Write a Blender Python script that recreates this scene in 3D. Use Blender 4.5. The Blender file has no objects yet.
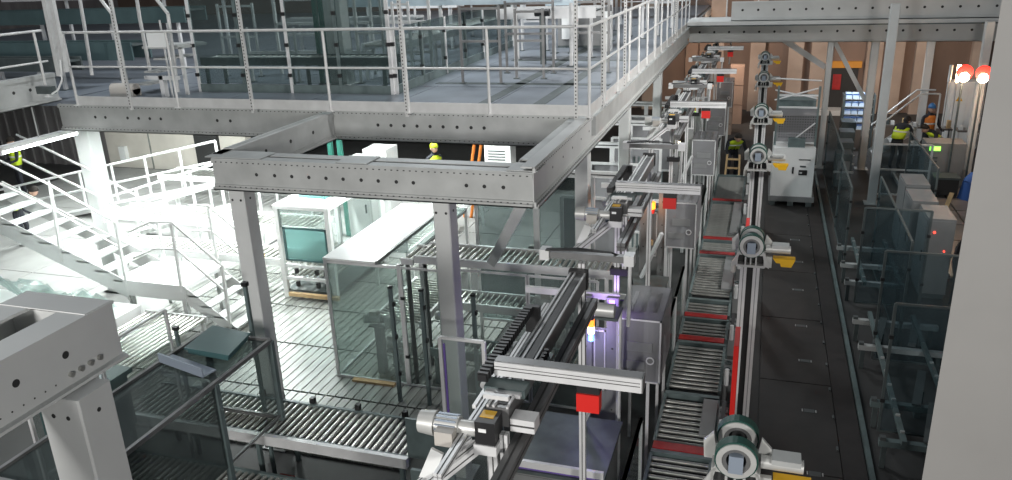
import bpy, math, random
from mathutils import Vector, Matrix
random.seed(7)
S = bpy.context.scene
COL = S.collection
# ---------------------------------------------------------------- camera
F_PX, PITCH, ROLL, YAW, CAM_H = 788.1, 0.34086, -0.0386, -0.32098, 6.2
fwd = Vector((math.sin(YAW)*math.cos(PITCH), math.cos(YAW)*math.cos(PITCH), -math.sin(PITCH)))
rt0 = Vector((math.cos(YAW), -math.sin(YAW), 0)); up0 = rt0.cross(fwd)
RT = math.cos(ROLL)*rt0 + math.sin(ROLL)*up0
UP = -math.sin(ROLL)*rt0 + math.cos(ROLL)*up0
cd = bpy.data.cameras.new('camera'); cam = bpy.data.objects.new('camera', cd); COL.objects.link(cam)
cd.sensor_fit = 'HORIZONTAL'; cd.sensor_width = 36; cd.lens = 36*F_PX/1012; cd.clip_end = 200
cam.matrix_world = Matrix(((RT.x, UP.x, -fwd.x, 0), (RT.y, UP.y, -fwd.y, 0), (RT.z, UP.z, -fwd.z, CAM_H), (0, 0, 0, 1)))
S.camera = cam
def at(px, py, X=None, Y=None, Z=None):
    d = RT*((px-506)/F_PX) - UP*((py-240)/F_PX) + fwd
    t = X/d.x if X is not None else (Y/d.y if Y is not None else (Z-CAM_H)/d.z)
    return Vector((d.x*t, d.y*t, CAM_H+d.z*t))
# ---------------------------------------------------------------- world and hall lights
W = bpy.data.worlds.new('world'); S.world = W; W.use_nodes = True
W.node_tree.nodes['Background'].inputs[0].default_value = (0.75, 0.87, 1.0, 1)
W.node_tree.nodes['Background'].inputs[1].default_value = 0.06
S.view_settings.view_transform = 'Standard'; S.view_settings.look = 'None'
S.view_settings.gamma = 1; S.view_settings.use_curve_mapping = False
S.view_settings.exposure = 0.0
def area(name, loc, size, power, color=(1, 1, 1), sy=None, target=None):
    l = bpy.data.lights.new(name, 'AREA'); l.energy = power; l.color = color
    l.shape = 'RECTANGLE'; l.size = size; l.size_y = sy or size
    o = bpy.data.objects.new(name, l); COL.objects.link(o); o.location = loc
    if target:
        o.rotation_euler = (Vector(target)-Vector(loc)).to_track_quat('-Z', 'Y').to_euler()
    return o
# overhead area lights added above the view for brightness, no fixtures seen
for i, (x, y, p) in enumerate([(-8, 4, 60), (-7, 16, 620), (-13, 9, 240), (-4, 25, 460), (-12, 24, 350), (4.5, 17, 20)]):
    area('overhead_fill', (x, y, 11), 1.6, p, (0.92, 0.97, 1.0))
# fill lights added behind and right of the viewer, no lamps seen there
area('hall_fill', (-5, -5, 5.6), 1.2, 760, (1.0, 0.98, 0.95), 1.2, (-4, 9, 3.5))
area('hall_fill', (4.2, -5, 5.8), 1.2, 620, (1.0, 0.98, 0.95), 1.2, (-1, 13, 3.8))
fl3 = area('hall_fill', (7.5, 9.5, 9.5), 1.0, 360, (1.0, 0.99, 0.97), 1.0, (-3.2, 16, 4.9)); fl3.data.spread = math.radians(75)
# fluorescent battens under the mezzanine (light of the fixtures built below)
for i, (x, y, p) in enumerate([(-11.73, 10.2, 110), (-9.3, 12.6, 270), (-13.5, 13.5, 380), (-11.3, 16.0, 380), (-7.2, 13.2, 130), (-16.5, 16.5, 330), (-8.5, 18.5, 240), (-5.0, 14.5, 190)]):
    area('batten_light', (x, y, 3.50), 0.14, p, (0.93, 1.0, 0.98), 1.3)
def point(name, loc, p, c, r=.05):
    l = bpy.data.lights.new(name, 'POINT'); l.energy = p; l.color = c; l.shadow_soft_size = r
    o = bpy.data.objects.new(name, l); COL.objects.link(o); o.location = loc; return o
# ---------------------------------------------------------------- materials
def mat(name, col, rough=.5, metal=0., noise=0., scale=8., emit=None, es=0., alpha=None, bump=0., stretch=None, spec=.5):
    m = bpy.data.materials.new(name); m.use_nodes = True; nt = m.node_tree; b = nt.nodes['Principled BSDF']
    b.inputs['Roughness'].default_value = rough; b.inputs['Metallic'].default_value = metal
    b.inputs['Specular IOR Level'].default_value = spec
    c = (*col, 1); b.inputs['Base Color'].default_value = c
    if noise or bump:
        tc = nt.nodes.new('ShaderNodeTexCoord'); n = nt.nodes.new('ShaderNodeTexNoise')
        n.inputs['Scale'].default_value = scale; n.inputs['Detail'].default_value = 5
        src = tc.outputs['Object']
        if stretch:
            mp = nt.nodes.new('ShaderNodeMapping'); mp.inputs['Scale'].default_value = stretch
            nt.links.new(src, mp.inputs[0]); src = mp.outputs[0]
        nt.links.new(src, n.inputs['Vector'])
        if noise:
            r = nt.nodes.new('ShaderNodeValToRGB'); k = noise
            r.color_ramp.elements[0].position = .3; r.color_ramp.elements[1].position = .7
            r.color_ramp.elements[0].color = (*[x*(1-k) for x in col], 1)
            r.color_ramp.elements[1].color = (*[min(1, x*(1+k*.6)) for x in col], 1)
            nt.links.new(n.outputs['Fac'], r.inputs[0]); nt.links.new(r.outputs[0], b.inputs['Base Color'])
        if bump:
            bp = nt.nodes.new('ShaderNodeBump'); bp.inputs['Strength'].default_value = bump; bp.inputs['Distance'].default_value = .01
            nt.links.new(n.outputs['Fac'], bp.inputs['Height']); nt.links.new(bp.outputs[0], b.inputs['Normal'])
    if emit:
        b.inputs['Emission Color'].default_value = (*emit, 1); b.inputs['Emission Strength'].default_value = es
    return m
def glassmat(name, tint, opac, col, rough=.15):
    m = bpy.data.materials.new(name); m.use_nodes = True; nt = m.node_tree; nt.nodes.clear()
    o = nt.nodes.new('ShaderNodeOutputMaterial'); t = nt.nodes.new('ShaderNodeBsdfTransparent'); t.inputs[0].default_value = (*tint, 1)
    p = nt.nodes.new('ShaderNodeBsdfPrincipled'); p.inputs['Base Color'].default_value = (*col, 1); p.inputs['Roughness'].default_value = rough
    mx = nt.nodes.new('ShaderNodeMixShader'); mx.inputs[0].default_value = opac
    nt.links.new(t.outputs[0], mx.inputs[1]); nt.links.new(p.outputs[0], mx.inputs[2]); nt.links.new(mx.outputs[0], o.inputs[0])
    return m
M = dict(
    steel=mat('galvanised_steel', (.46, .47, .46), .5, .15, .14, 3, stretch=(1, 1, 1)),
    grey=mat('light_grey_paint', (.56, .57, .56), .5, 0, .08, 2),
    column=mat('column_paint', (.60, .61, .60), .5, 0, .06, 2),
    rail=mat('railing_steel', (.64, .64, .63), .45, .1, .1, 5),
    alu=mat('aluminium', (.70, .70, .70), .38, .15, .08, 6),
    aludark=mat('aluminium_dark', (.22, .22, .22), .4, .5, .15, 6),
    slot=mat('profile_slot', (.05, .05, .05), .6, 0),
    roller=mat('roller_steel', (.46, .46, .43), .3, .7, .15, 9),
    frame=mat('dark_frame', (.10, .12, .12), .45, .3, .2, 6),
    greenframe=mat('green_grey_frame', (.13, .17, .17), .45, .1, .2, 6),
    black=mat('black_plastic', (.015, .015, .016), .45),
    hole=mat('hole_dark', (.03, .03, .03), .8),
    mat_=mat('rubber_mat', (.032, .028, .026), .55, 0, .25, 2.5, bump=.15),
    kerb=mat('kerb_dark', (.022, .018, .017), .6, 0, .3, 4),
    plate=mat('hatch_plate', (.10, .11, .11), .5, .2),
    red=mat('red_paint', (.62, .02, .015), .4), darkred=mat('red_guard', (.36, .015, .015), .5, 0, .25, 7),
    yellow=mat('yellow_plastic', (.75, .42, .01), .45), green=mat('green_belt', (.008, .06, .046), .5), hoodglass=glassmat('hood_glass', (.62, .68, .67), .5, (.09, .105, .105), .12),
    teal=mat('teal_plastic', (.055, .12, .125), .35, 0, .1, 5), tealpane=glassmat('teal_pane', (.55, .80, .78), .45, (.30, .48, .47), .2),
    white=mat('white_panel', (.80, .81, .80), .4, 0, .04, 3), beige=mat('beige_wall', (.62, .58, .52), .8, 0, .12, 1.2),
    motor=mat('motor_paint', (.58, .58, .56), .4, .3, .08, 8), tbox=mat('terminal_box', (.50, .47, .43), .5),
    floor=mat('floor_concrete', (.048, .047, .046), .7, 0, .25, .9, bump=.1), plank=mat('floor_plank', (.27, .28, .26), .42, .1, .35, 3, stretch=(6, .6, 1)),
    deck=mat('deck_board', (.21, .235, .27), .38, 0, .2, 1.6), wallbrown=mat('brown_concrete', (.20, .14, .11), .85, 0, .28, .8, stretch=(1, 1, .35)),
    pilaster=mat('pilaster_concrete', (.40, .32, .265), .85, 0, .2, 1), cladding=mat('dark_cladding', (.15, .14, .14), .7, 0, .3, 1, stretch=(3, 3, .3)),
    board=mat('brown_board', (.33, .23, .175), .8, 0, .15, 2), pillar=mat('pillar_paint', (.38, .37, .355), .75, 0, .06, 1.2, bump=.05),
    glass=glassmat('clear_guard', (.90, .93, .92), .14, (.30, .34, .335), .12), darkglass=glassmat('smoked_guard', (.66, .72, .72), .2, (.13, .16, .16), .08),
    mesh=glassmat('perforated_guard', (.82, .82, .84), .5, (.34, .34, .35), .35), blueglass=glassmat('night_guard', (.80, .86, .88), .16, (.10, .13, .14), .12),
    frost=glassmat('frosted_guard', (.84, .90, .88), .34, (.36, .42, .41), .2),
    tube=mat('lamp_tube', (1, 1, 1), .5, emit=(.95, 1, .98), es=14), lampglow=mat('halogen_glow', (1, .8, .6), .5, emit=(1, .62, .36), es=30),
    orange=mat('orange_glow', (1, .25, .02), .4, emit=(1, .2, .02), es=2.6), blueglow=mat('blue_glow', (.1, .25, 1), .4, emit=(.08, .22, 1), es=4),
    whiteglow=mat('white_glow', (1, .9, .6), .4, emit=(1, .75, .4), es=5), greenglow=mat('green_glow', (.2, 1, .1), .4, emit=(.35, 1, .1), es=2.5), redglow=mat('red_glow', (1, .1, .05), .4, emit=(1, .05, .03), es=4),
    violetglow=mat('violet_glow', (.4, .2, 1), .4, emit=(.38, .25, 1), es=2.5), skin=mat('skin', (.48, .30, .22), .6), navy=mat('work_trousers', (.02, .022, .03), .8, 0, .2, 9), hivis=mat('hi_vis_fabric', (.62, .80, .03), .6), jacket=mat('dark_jacket', (.03, .03, .035), .8), orangevest=mat('orange_vest', (.75, .22, .03), .6), helmetblue=mat('blue_helmet', (.04, .16, .38), .4), hair=mat('dark_hair', (.02, .015, .012), .8),
    orangeframe=mat('orange_frame', (.60, .26, .03), .6), bluecrate=mat('blue_white_crate', (.55, .66, .80), .5), blue=mat('blue_fabric', (.03, .10, .34), .7), wood=mat('wood_bar', (.55, .38, .20), .7, 0, .15, 6), greenpost=mat('green_post', (.02, .16, .12), .5),
    purple=mat('violet_tint', (.16, .10, .36), .4), bracket=mat('blue_grey_bracket', (.30, .35, .42), .4, .2), panelgrey=mat('cabinet_grey', (.22, .225, .225), .5, 0, .08, 4), bluewhite=mat('pale_blue_trough', (.50, .60, .66), .35, .2, .08, 3), paleslab=mat('pale_concrete', (.33, .33, .32), .6, 0, .15, 1.5), slab=mat('platform_slab', (.17, .15, .135), .35, 0, .25, 2), tealrail=mat('teal_trough', (.09, .14, .145), .4, .1, .15, 3))
# ---------------------------------------------------------------- mesh helpers
V = Vector
class MB:
    def __init__(s): s.v = []; s.f = []; s.sm = []
    def add(s, vs, fs, smooth=False):
        o = len(s.v); s.v += [tuple(p) for p in vs]; s.f += [tuple(i+o for i in q) for q in fs]; s.sm += [smooth]*len(fs); return s
    BF = [(0, 3, 2, 1), (4, 5, 6, 7), (0, 1, 5, 4), (1, 2, 6, 5), (2, 3, 7, 6), (3, 0, 4, 7)]
    def box(s, x0, x1, y0, y1, z0, z1):
        return s.add([(x0, y0, z0), (x1, y0, z0), (x1, y1, z0), (x0, y1, z0), (x0, y0, z1), (x1, y0, z1), (x1, y1, z1), (x0, y1, z1)], MB.BF)
    def cbox(s, c, sx, sy, sz): return s.box(c[0]-sx/2, c[0]+sx/2, c[1]-sy/2, c[1]+sy/2, c[2]-sz/2, c[2]+sz/2)
    def fr(s, p0, p1, up=(0, 0, 1)):
        a = (V(p1)-V(p0)); a.normalize(); u = V(up)
        if abs(a.dot(u)) > .98: u = V((0, 1, 0))
        r = a.cross(u).normalized(); return a, r, r.cross(a)
    def bar(s, p0, p1, w, h=None, up=(0, 0, 1), ou=0, ov=0):
        h = h or w; p0 = V(p0); p1 = V(p1); a, r, u = s.fr(p0, p1, up); c = r*ou+u*ov; q = []
        for p in (p0, p1):
            for i, j in ((-1, -1), (1, -1), (1, 1), (-1, 1)): q.append(p+c+r*(i*w/2)+u*(j*h/2))
        return s.add(q, MB.BF)
    def cyl(s, p0, p1, r0, n=10, r1=None, caps=True):
        r1 = r0 if r1 is None else r1; p0 = V(p0); p1 = V(p1); a, r, u = s.fr(p0, p1); q = []
        for p, R in ((p0, r0), (p1, r1)):
            for k in range(n):
                t = 2*math.pi*k/n; q.append(p+(r*math.cos(t)+u*math.sin(t))*R)
        s.add(q, [(k, (k+1) % n, n+(k+1) % n, n+k) for k in range(n)], True)
        if caps: s.add(q, [tuple(range(n-1, -1, -1)), tuple(range(n, 2*n))])
        return s
    def tube(s, p0, p1, ro, ri, n=24):
        p0 = V(p0); p1 = V(p1); a, r, u = s.fr(p0, p1); q = []
        for p, R in ((p0, ro), (p1, ro), (p1, ri), (p0, ri)):
            for k in range(n):
                t = 2*math.pi*k/n; q.append(p+(r*math.cos(t)+u*math.sin(t))*R)
        fs = []
        for j in range(4):
            for k in range(n): fs.append((j*n+k, j*n+(k+1) % n, ((j+1) % 4)*n+(k+1) % n, ((j+1) % 4)*n+k))
        return s.add(q, fs)
    def path(s, pts, r, n=8):
        for a, b in zip(pts[:-1], pts[1:]): s.cyl(a, b, r, n)
        return s
    def prism(s, pts, d):
        n = len(pts); d = V(d); q = [V(p) for p in pts]; q = q+[p+d for p in q]
        return s.add(q, [tuple(range(n-1, -1, -1)), tuple(range(n, 2*n))]+[(k, (k+1) % n, n+(k+1) % n, n+k) for k in range(n)])
    def build(s, name, m, parent=None):
        me = bpy.data.meshes.new(name); o = V((0, 0, 0)); p = parent
        while p is not None: o = o+p.location; p = p.parent
        me.from_pydata([V(v)-o for v in s.v], [], s.f); me.polygons.foreach_set('use_smooth', s.sm); me.update()
        me.materials.append(M[m] if isinstance(m, str) else m)
        ob = bpy.data.objects.new(name, me); COL.objects.link(ob)
        if parent: ob.parent = parent
        return ob
def tag(o, label=None, cat=None, group=None, kind=None):
    if label: o['label'] = label
    if cat: o['category'] = cat
    if group: o['group'] = group
    if kind: o['kind'] = kind
    return o
def thing(name, label, cat, loc=(0, 0, 0), group=None):
    o = bpy.data.objects.new(name, None); COL.objects.link(o); o.location = loc; o.empty_display_size = .1
    return tag(o, label, cat, group)
def copy_tree(o, dloc=(0, 0, 0), label=None, parent=None, skip=()):
    c = o.copy(); COL.objects.link(c); c.parent = parent
    if parent is None: c.location = o.location+V(dloc)
    if label: c['label'] = label
    for ch in o.children:
        if ch.name.split('.')[0] in skip: continue
        copy_tree(ch, parent=c)
    return c
def inst(name, mesh, parent, loc):
    o = bpy.data.objects.new(name, mesh); COL.objects.link(o); o.parent = parent; o.location = V(loc); return o
def B(x0, x1, y0, y1, z0, z1): return MB().box(x0, x1, y0, y1, z0, z1)
ORD = ['nearest', 'second nearest', 'third nearest', 'fourth', 'fifth', 'sixth', 'seventh', 'eighth', 'ninth', 'tenth', 'eleventh', 'twelfth']
def profile(mb_a, mb_s, p0, p1, w, h=None, up=(0, 0, 1)):
    """slotted aluminium extrusion: body into mb_a, dark T-slots into mb_s"""
    h = h or w; mb_a.bar(p0, p1, w, h, up)
    mb_s.bar(p0, p1, w*.14, h+.004, up); mb_s.bar(p0, p1, w+.004, h*.14, up)
# ================================================================= SETTING
fl = tag(B(-32, 14, -3, 38, -.1, 0).build('floor', 'floor'), 'dark concrete hall floor', kind='structure')
pk = MB().box(-.066, .066, -.69, .69, 0, .035); pkm = pk.build('floor_plank', 'plank', fl); pm = pkm.data; bpy.data.objects.remove(pkm)
PX0, PX1 = -11.0, -4.0
for i in range(5):
    for j in range(6): B(-21.6+i*2.12, -19.5+i*2.12, 8.0+j*2.15, 10.13+j*2.15, 0, .02).build('pale_floor_slab', 'paleslab', fl)
for i in range(4):
    for j in range(3): B(-10.9+i*2.12, -8.8+i*2.12, 14.9+j*2.0, 16.88+j*2.0, 0, .02).build('pale_floor_slab', 'paleslab', fl)
n = int((PX1-PX0)/.15)
for j, y0 in enumerate((7.75, 9.17, 10.59, 12.01, 13.43)):
    for i in range(n):
        if j == 4 and i > n*.75: continue
        inst('floor_plank', pm, fl, (PX0+.075+i*.15, y0+.7, 0))
def wall(name, x0, x1, y0, y1, z0, z1, m, label):
    return tag(B(x0, x1, y0, y1, z0, z1).build(name, m), label, kind='structure')
wb = wall('wall_back', -32, 14, 34, 34.3, 0, 9, 'wallbrown', 'brown concrete wall at the far end')
for x in (-4.6, -1.9, -.3, 1.15, 2.0, 4.0, 4.75, 5.7, 7.6):
    B(x-.28, x+.28, 33.7, 34.02, 0, 9).build('pilaster', 'pilaster', wb)
B(2.25, 3.5, 33.85, 34.02, .2, 1.75).build('doorway', 'hole', wb)
d = B(2.1, 3.6, 33.8, 34.02, 1.75, 2.0); d.build('lintel', 'orangeframe', wb)
B(2.6, 2.9, 33.82, 33.98, .9, 1.5).build('red_notice', 'darkred', wb)
B(1.6, 3.6, 33.1, 34, -.0, .2).build('threshold', 'grey', wb)
for x in (-2.9, -2.35): B(x-.24, x+.24, 33.9, 34.0, .1, 3.2).build('wall_board', 'board', wb)
wl = wall('wall_left', -32, -21.2, 21.0, 21.3, 0, 4.1, 'cladding', 'dark ribbed cladding wall under the mezzanine')
for i in range(22): B(-31.5+i*.46, -31.4+i*.46, 20.93, 21.0, 0, 4.1).build('cladding_rib', 'cladding', wl)
wi = wall('wall_inner', -21.2, -15.6, 21.0, 21.3, 0, 4.1, 'beige', 'pale beige plastered wall under the mezzanine')
B(-17.5, -16.6, 20.9, 21.01, .1, 1.25).build('dark_recess', 'hole', wi)
B(-20.6, -20.35, 20.85, 21.0, .25, .75).build('wall_switch', 'white', wi)
B(-19.4, -19.36, 20.97, 21.0, 0, 4.1).build('panel_joint', 'plank', wi)
tag(B(-32, -31.7, -3, 34, 0, 9).build('wall_far', 'cladding'), 'dark side wall of the hall', kind='structure')
# mezzanine deck
dk = thing('floor_mezzanine', 'blue-grey boarded mezzanine deck', 'deck', (-7, 20, 4.1)); del dk['category']; dk['kind'] = 'structure'
pn = MB().box(-.765, .765, -.985, .985, -.03, .03); o_ = pn.build('deck_panel', 'deck', dk); dm = o_.data; bpy.data.objects.remove(o_)
for m_ in (dm,): m_.transform(Matrix.Translation((-7, 20, 4.1)))
for i in range(6):
    for j in range(12): inst('deck_panel', dm, dk, V((-11.56+.775+i*1.55, 10.62+1+j*2, 4.17))-V((-7, 20, 4.1)))
for i in range(7): B(-11.6+i*1.55, -11.48+i*1.55, 10.7, 34, 3.85, 4.12).build('joist', 'steel', dk)
B(-31, -11.65, 10.9, 34, 4.05, 4.2).build('deck_slab', 'deck', dk)
# cable ducts lying in the deck
for (a, b) in ((( -3.95, 10.8), (-3.95, 22)), ((-5.4, 13.0), (-2.5, 13.0)), ((-3.1, 10.9), (-3.1, 16)), ((-5.0, 16.2), (-2.5, 16.2))):
    w = .09
    B(min(a[0], b[0])-w, max(a[0], b[0])+w, min(a[1], b[1])-w, max(a[1], b[1])+w, 4.198, 4.206).build('deck_channel', 'frame', dk)
# ================================================================= STEEL BEAMS AND COLUMNS
def beam(label, p0, p1, z0, z1, nrm, holes, depth=.14, step=.42, start=.3, m='steel', slots=True, name='steel_beam', group='perforated mezzanine beams', hr=.028):
    p0 = V((p0[0], p0[1], 0)); p1 = V((p1[0], p1[1], 0)); n = V((nrm[0], nrm[1], 0)); L = (p1-p0).length; a = (p1-p0)/L
    t = thing(name, label, 'beam', ((p0+p1)/2)+V((0, 0, z0)), group)
    def strip(s0, s1, u0, u1, za, zb, mb):
        q = []
        for z in (za, zb):
            for s_, u_ in ((s0, u0), (s1, u0), (s1, u1), (s0, u1)): q.append(p0+a*s_+n*u_+V((0, 0, z)))
        mb.add(q, MB.BF)
    h = z1-z0
    w = MB(); strip(0, L, -.012, 0, z0+.0, z1, w); w.build('web', m, t)
    w = MB(); strip(0, L, -depth, .012, z1-.014, z1+.004, w); strip(0, L, .0, .022, z1-.06, z1-.014, w); w.build('top_flange', m, t)
    w = MB(); strip(0, L, -depth, .05, z0-.012, z0+.004, w); strip(0, L, 0, .022, z0+.004, z0+.055, w); strip(0, L, .04, .05, z0-.012, z0+.03, w); w.build('bottom_flange', m, t)
    if holes:
        w = MB(); s_ = start
        for q in (holes if isinstance(holes, list) else []):
            c = p0+a*q+V((0, 0, z0+h*.52)); w.cyl(c-n*.004, c+n*.0025, hr, 10)
        while s_ < L-.1 and not isinstance(holes, list):
            c = p0+a*s_+V((0, 0, z0+h*.55)); w.cyl(c-n*.004, c+n*.0025, hr, 10); s_ += step
        w.build('bolt_hole', 'hole', t)
    if slots:
        w = MB(); k = .06
        while k < L-.05:
            for zz in (z0+.03, z1-.037):
                strip(k, k+.022, .020, .0235, zz-.006, zz+.006, w)
            k += .075
        w.build('slot_row', 'hole', t)
    return t
beam('long perforated beam across the open bay in front of the deck', (-6.28, 7.75), (-2.25, 7.75), 3.71, 4.08, (0, -1), [at(x, 178, Y=7.75).x+6.28 for x in (257, 275, 292, 309, 326, 343, 361, 378, 396, 413, 466, 484, 503)], hr=.022)
beam('short return beam from the open bay back to the deck corner', (-6.24, 7.9), (-6.24, 10.6), 3.71, 4.1, (1, 0), True, step=.6, slots=False)
beam('return beam outer leaf on the left of the open bay', (-6.36, 7.9), (-6.36, 10.6), 3.71, 4.1, (-1, 0), False, slots=False)
beam('inner leaf of the long open bay beam', (-6.2, 8.1), (-2.55, 8.1), 3.71, 4.08, (0, 1), False, slots=False)
ct = thing('cover_strip', 'row of grey cover plates on top of the open bay beam', 'plate', (-4.2, 7.95, 4.08))
for x0, x1 in ((-6.38, -5.6), (-4.6, -4.2), (-2.55, -2.2)): B(x0, x1, 7.76, 8.1, 4.086, 4.096).build('cover_plate', 'steel', ct)
ct = thing('cover_strip', 'long grey cover plate on top of the return beam', 'plate', (-6.3, 9.3, 4.1)); B(-6.375, -6.225, 8.12, 10.58, 4.106, 4.116).build('cover_plate', 'grey', ct); B(-6.33, -6.27, 8.1, 10.6, 4.116, 4.122).build('seam', 'steel', ct)
beam('beam under the front railing of the deck', (-11.6, 10.62), (-2.35, 10.62), 3.7, 4.14, (0, -1), [at(x, 125, Y=10.62).x+11.6 for x in (97, 107, 129, 140, 151, 162, 218, 231, 378, 391, 404, 417, 430, 443, 457, 471, 484)], hr=.026)
beam('long edge beam under the receding side railing', (-2.24, 7.74), (-2.24, 24.6), 3.7, 4.14, (1, 0), True, step=.5, start=.8, m='grey', hr=.014)
beam('inner leaf of the open bay on its right side', (-2.52, 8.2), (-2.52, 10.6), 3.7, 4.1, (-1, 0), False, slots=False)
beam('far cross beam carrying the tall posts on the right', (-2.2, 24.6), (9.5, 24.6), 3.7, 4.22, (0, -1), True, step=.42, m='grey', hr=.035, slots=False)
beam('upper far beam lying above the cross beam', (-1.0, 24.0), (9.5, 24.0), 4.36, 4.86, (0, -1), True, step=.42, m='grey', hr=.035, slots=False)
tb = thing('walkway_plate', 'flat walkway plate between the two far cross beams', 'plate', (3, 24.5, 4.26)); B(-2.2, 9.5, 23.85, 25.6, 4.24, 4.34).build('plate', 'grey', tb); B(-2.2, 9.5, 23.9, 24.0, 4.2, 4.24).build('edge', 'frame', tb)
beam('raised beam at the far left edge of the upper deck', (-11.62, 2.5), (-11.62, 10.7), 4.2, 4.66, (1, 0), True, step=.32, slots=False)
# near left double beam
nb = thing('steel_beam', 'big pale double beam at the lower left edge close to the viewer', 'beam', (-4.5, 2.5, 3.7), 'perforated mezzanine beams')
for nm, x0, x1, za, zb in (('web', -4.16, -4.14, 3.7, 4.1), ('web', -4.86, -4.84, 3.7, 4.1), ('top_flange', -4.36, -4.12, 4.09, 4.11), ('top_flange', -4.88, -4.62, 4.09, 4.11), ('bottom_flange', -4.36, -4.09, 3.69, 3.71), ('bottom_flange', -4.88, -4.62, 3.69, 3.71)):
    B(x0, x1, -1.5, 3.86, za, zb).build(nm, 'column', nb)
B(-4.87, -4.13, 3.62, 3.85, 4.108, 4.116).build('end_plate', 'column', nb); B(-4.83, -4.17, 3.66, 3.68, 3.72, 4.08).build('end_web', 'column', nb)
w = MB()
for y in (3.42, 3.05, 2.68): w.cyl((-4.145, y, 3.92), (-4.1385, y, 3.92), .026, 14)
w.build('bolt_hole', 'hole', nb)
w = MB()
for y in (3.42, 3.5, 3.58, 3.66): w.cyl((-4.14, y, 3.78), (-4.115, y, 3.78), .018, 8)
w.build('bolt', 'roller', nb)
w = MB()
for k in range(14): w.cyl((-4.14, 3.3-k*.08, 3.765), (-4.138, 3.3-k*.08, 3.765), .006, 6)
w.build('slot_row', 'hole', nb)
def column(label, x, y, z1, sx=.24, sy=.26, m='column', z0=0., holes=True):
    t = thing('steel_column', label, 'column', (x, y, z0), 'steel columns')
    b = .012; MB().prism([(x-sx/2+b, y-sy/2, z0+.02), (x+sx/2-b, y-sy/2, z0+.02), (x+sx/2, y-sy/2+b, z0+.02), (x+sx/2, y+sy/2-b, z0+.02), (x+sx/2-b, y+sy/2, z0+.02), (x-sx/2+b, y+sy/2, z0+.02), (x-sx/2, y+sy/2-b, z0+.02), (x-sx/2, y-sy/2+b, z0+.02)], (0, 0, z1-z0-.02)).build('shaft', m, t)
    B(x-sx/2-.08, x+sx/2+.08, y-sy/2-.08, y+sy/2+.08, z0, z0+.02).build('base_plate', 'steel', t)
    if holes:
        w = MB()
        for dx in (-.06, .06): w.cyl((x+dx, y-sy/2, z1-.14), (x+dx, y-sy/2-.003, z1-.14), .016, 8)
        w.cyl((x+sx/2, y, z1-.14), (x+sx/2+.003, y, z1-.14), .016, 8); w.build('bolt_hole', 'hole', t)
    return t
column('grey column under the left end of the open bay beam', -6.05, 7.92, 3.69, .22, .24)
column('grey column under the middle of the open bay beam', -3.35, 7.92, 3.69, .2, .24)
column('pale near column under the double beam at lower left', -4.14, 3.42, 3.685, .34, .28)
column('brightly lit white column under the left deck corner', at(88, 140, Y=11.95).x, 11.95, 3.69, .36, .3)
column('column under the side walkway just behind the open bay corner', -2.42, 10.95, 3.69, .2, .2)
column('second column under the side walkway further back', -2.42, 14.6, 3.69, .2, .2)
column('third column under the side walkway near the brown boards', -2.42, 19.3, 3.69, .2, .2)
column('tall pale column standing on the deck behind the smoked guard', -7.21, 12.75, 8.6, .34, .3, 'grey', 4.2, False)
for x, y, z1, l, sx in ((1.76, 24.75, 3.7, 'slim post on the far beam left of the crate rack', .16), (2.92, 24.75, 3.7, 'slim post on the far beam right of the crate rack', .2), (2.84, 21.2, 4.9, 'tall post standing in front of the far beams', .2), (5.0, 28.6, 4.2, 'post rising behind the bending worker', .22), (5.35, 23.3, 4.3, 'post beside the two glowing lamps', .2), (6.35, 24.75, 3.7, 'post on the far beam by the concrete pillar', .2)):
    column(l, x, y, z1, sx, sx, 'grey', 0, False)
bz = thing('diagonal_brace', 'diagonal flat brace from the far beam down to the tall post', 'brace'); MB().bar((1.85, 24.95, 3.68), (2.9, 24.95, 1.9), .12, .05, (0, 1, 0)).build('strap', 'grey', bz); bz2 = MB().bar((.5, 25.2, 3.68), (1.7, 25.2, 2.9), .16, .06, (0, 1, 0)).build('strap', 'grey', bz)
br = thing('diagonal_brace', 'pale diagonal brace below the right end of the open bay beam', 'brace', at(492, 262, Y=9)); MB().bar(at(524, 201, Y=8.0), at(491, 264, Z=2.19), .13, .03, (0, 1, 0)).build('strap', 'column', br)
# concrete pillar close on the right
px = .2355
pl = thing('concrete_pillar', 'massive pale concrete pillar filling the right edge', 'pillar', (px*6.6+.6, 7.2, 0))
MB().prism([(px*6.6+.01, 6.6, 0), (px*6.6+1.3, 6.6, 0), (px*6.6+1.3, 7.9, 0), (px*7.9+.03, 7.9, 0)], (0, 0, 9.5)).build('shaft', 'pillar', pl)
B(px*6.6+.3, px*6.6+1.36, 6.56, 8, 0, .1).build('plinth', 'pillar', pl)
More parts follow.
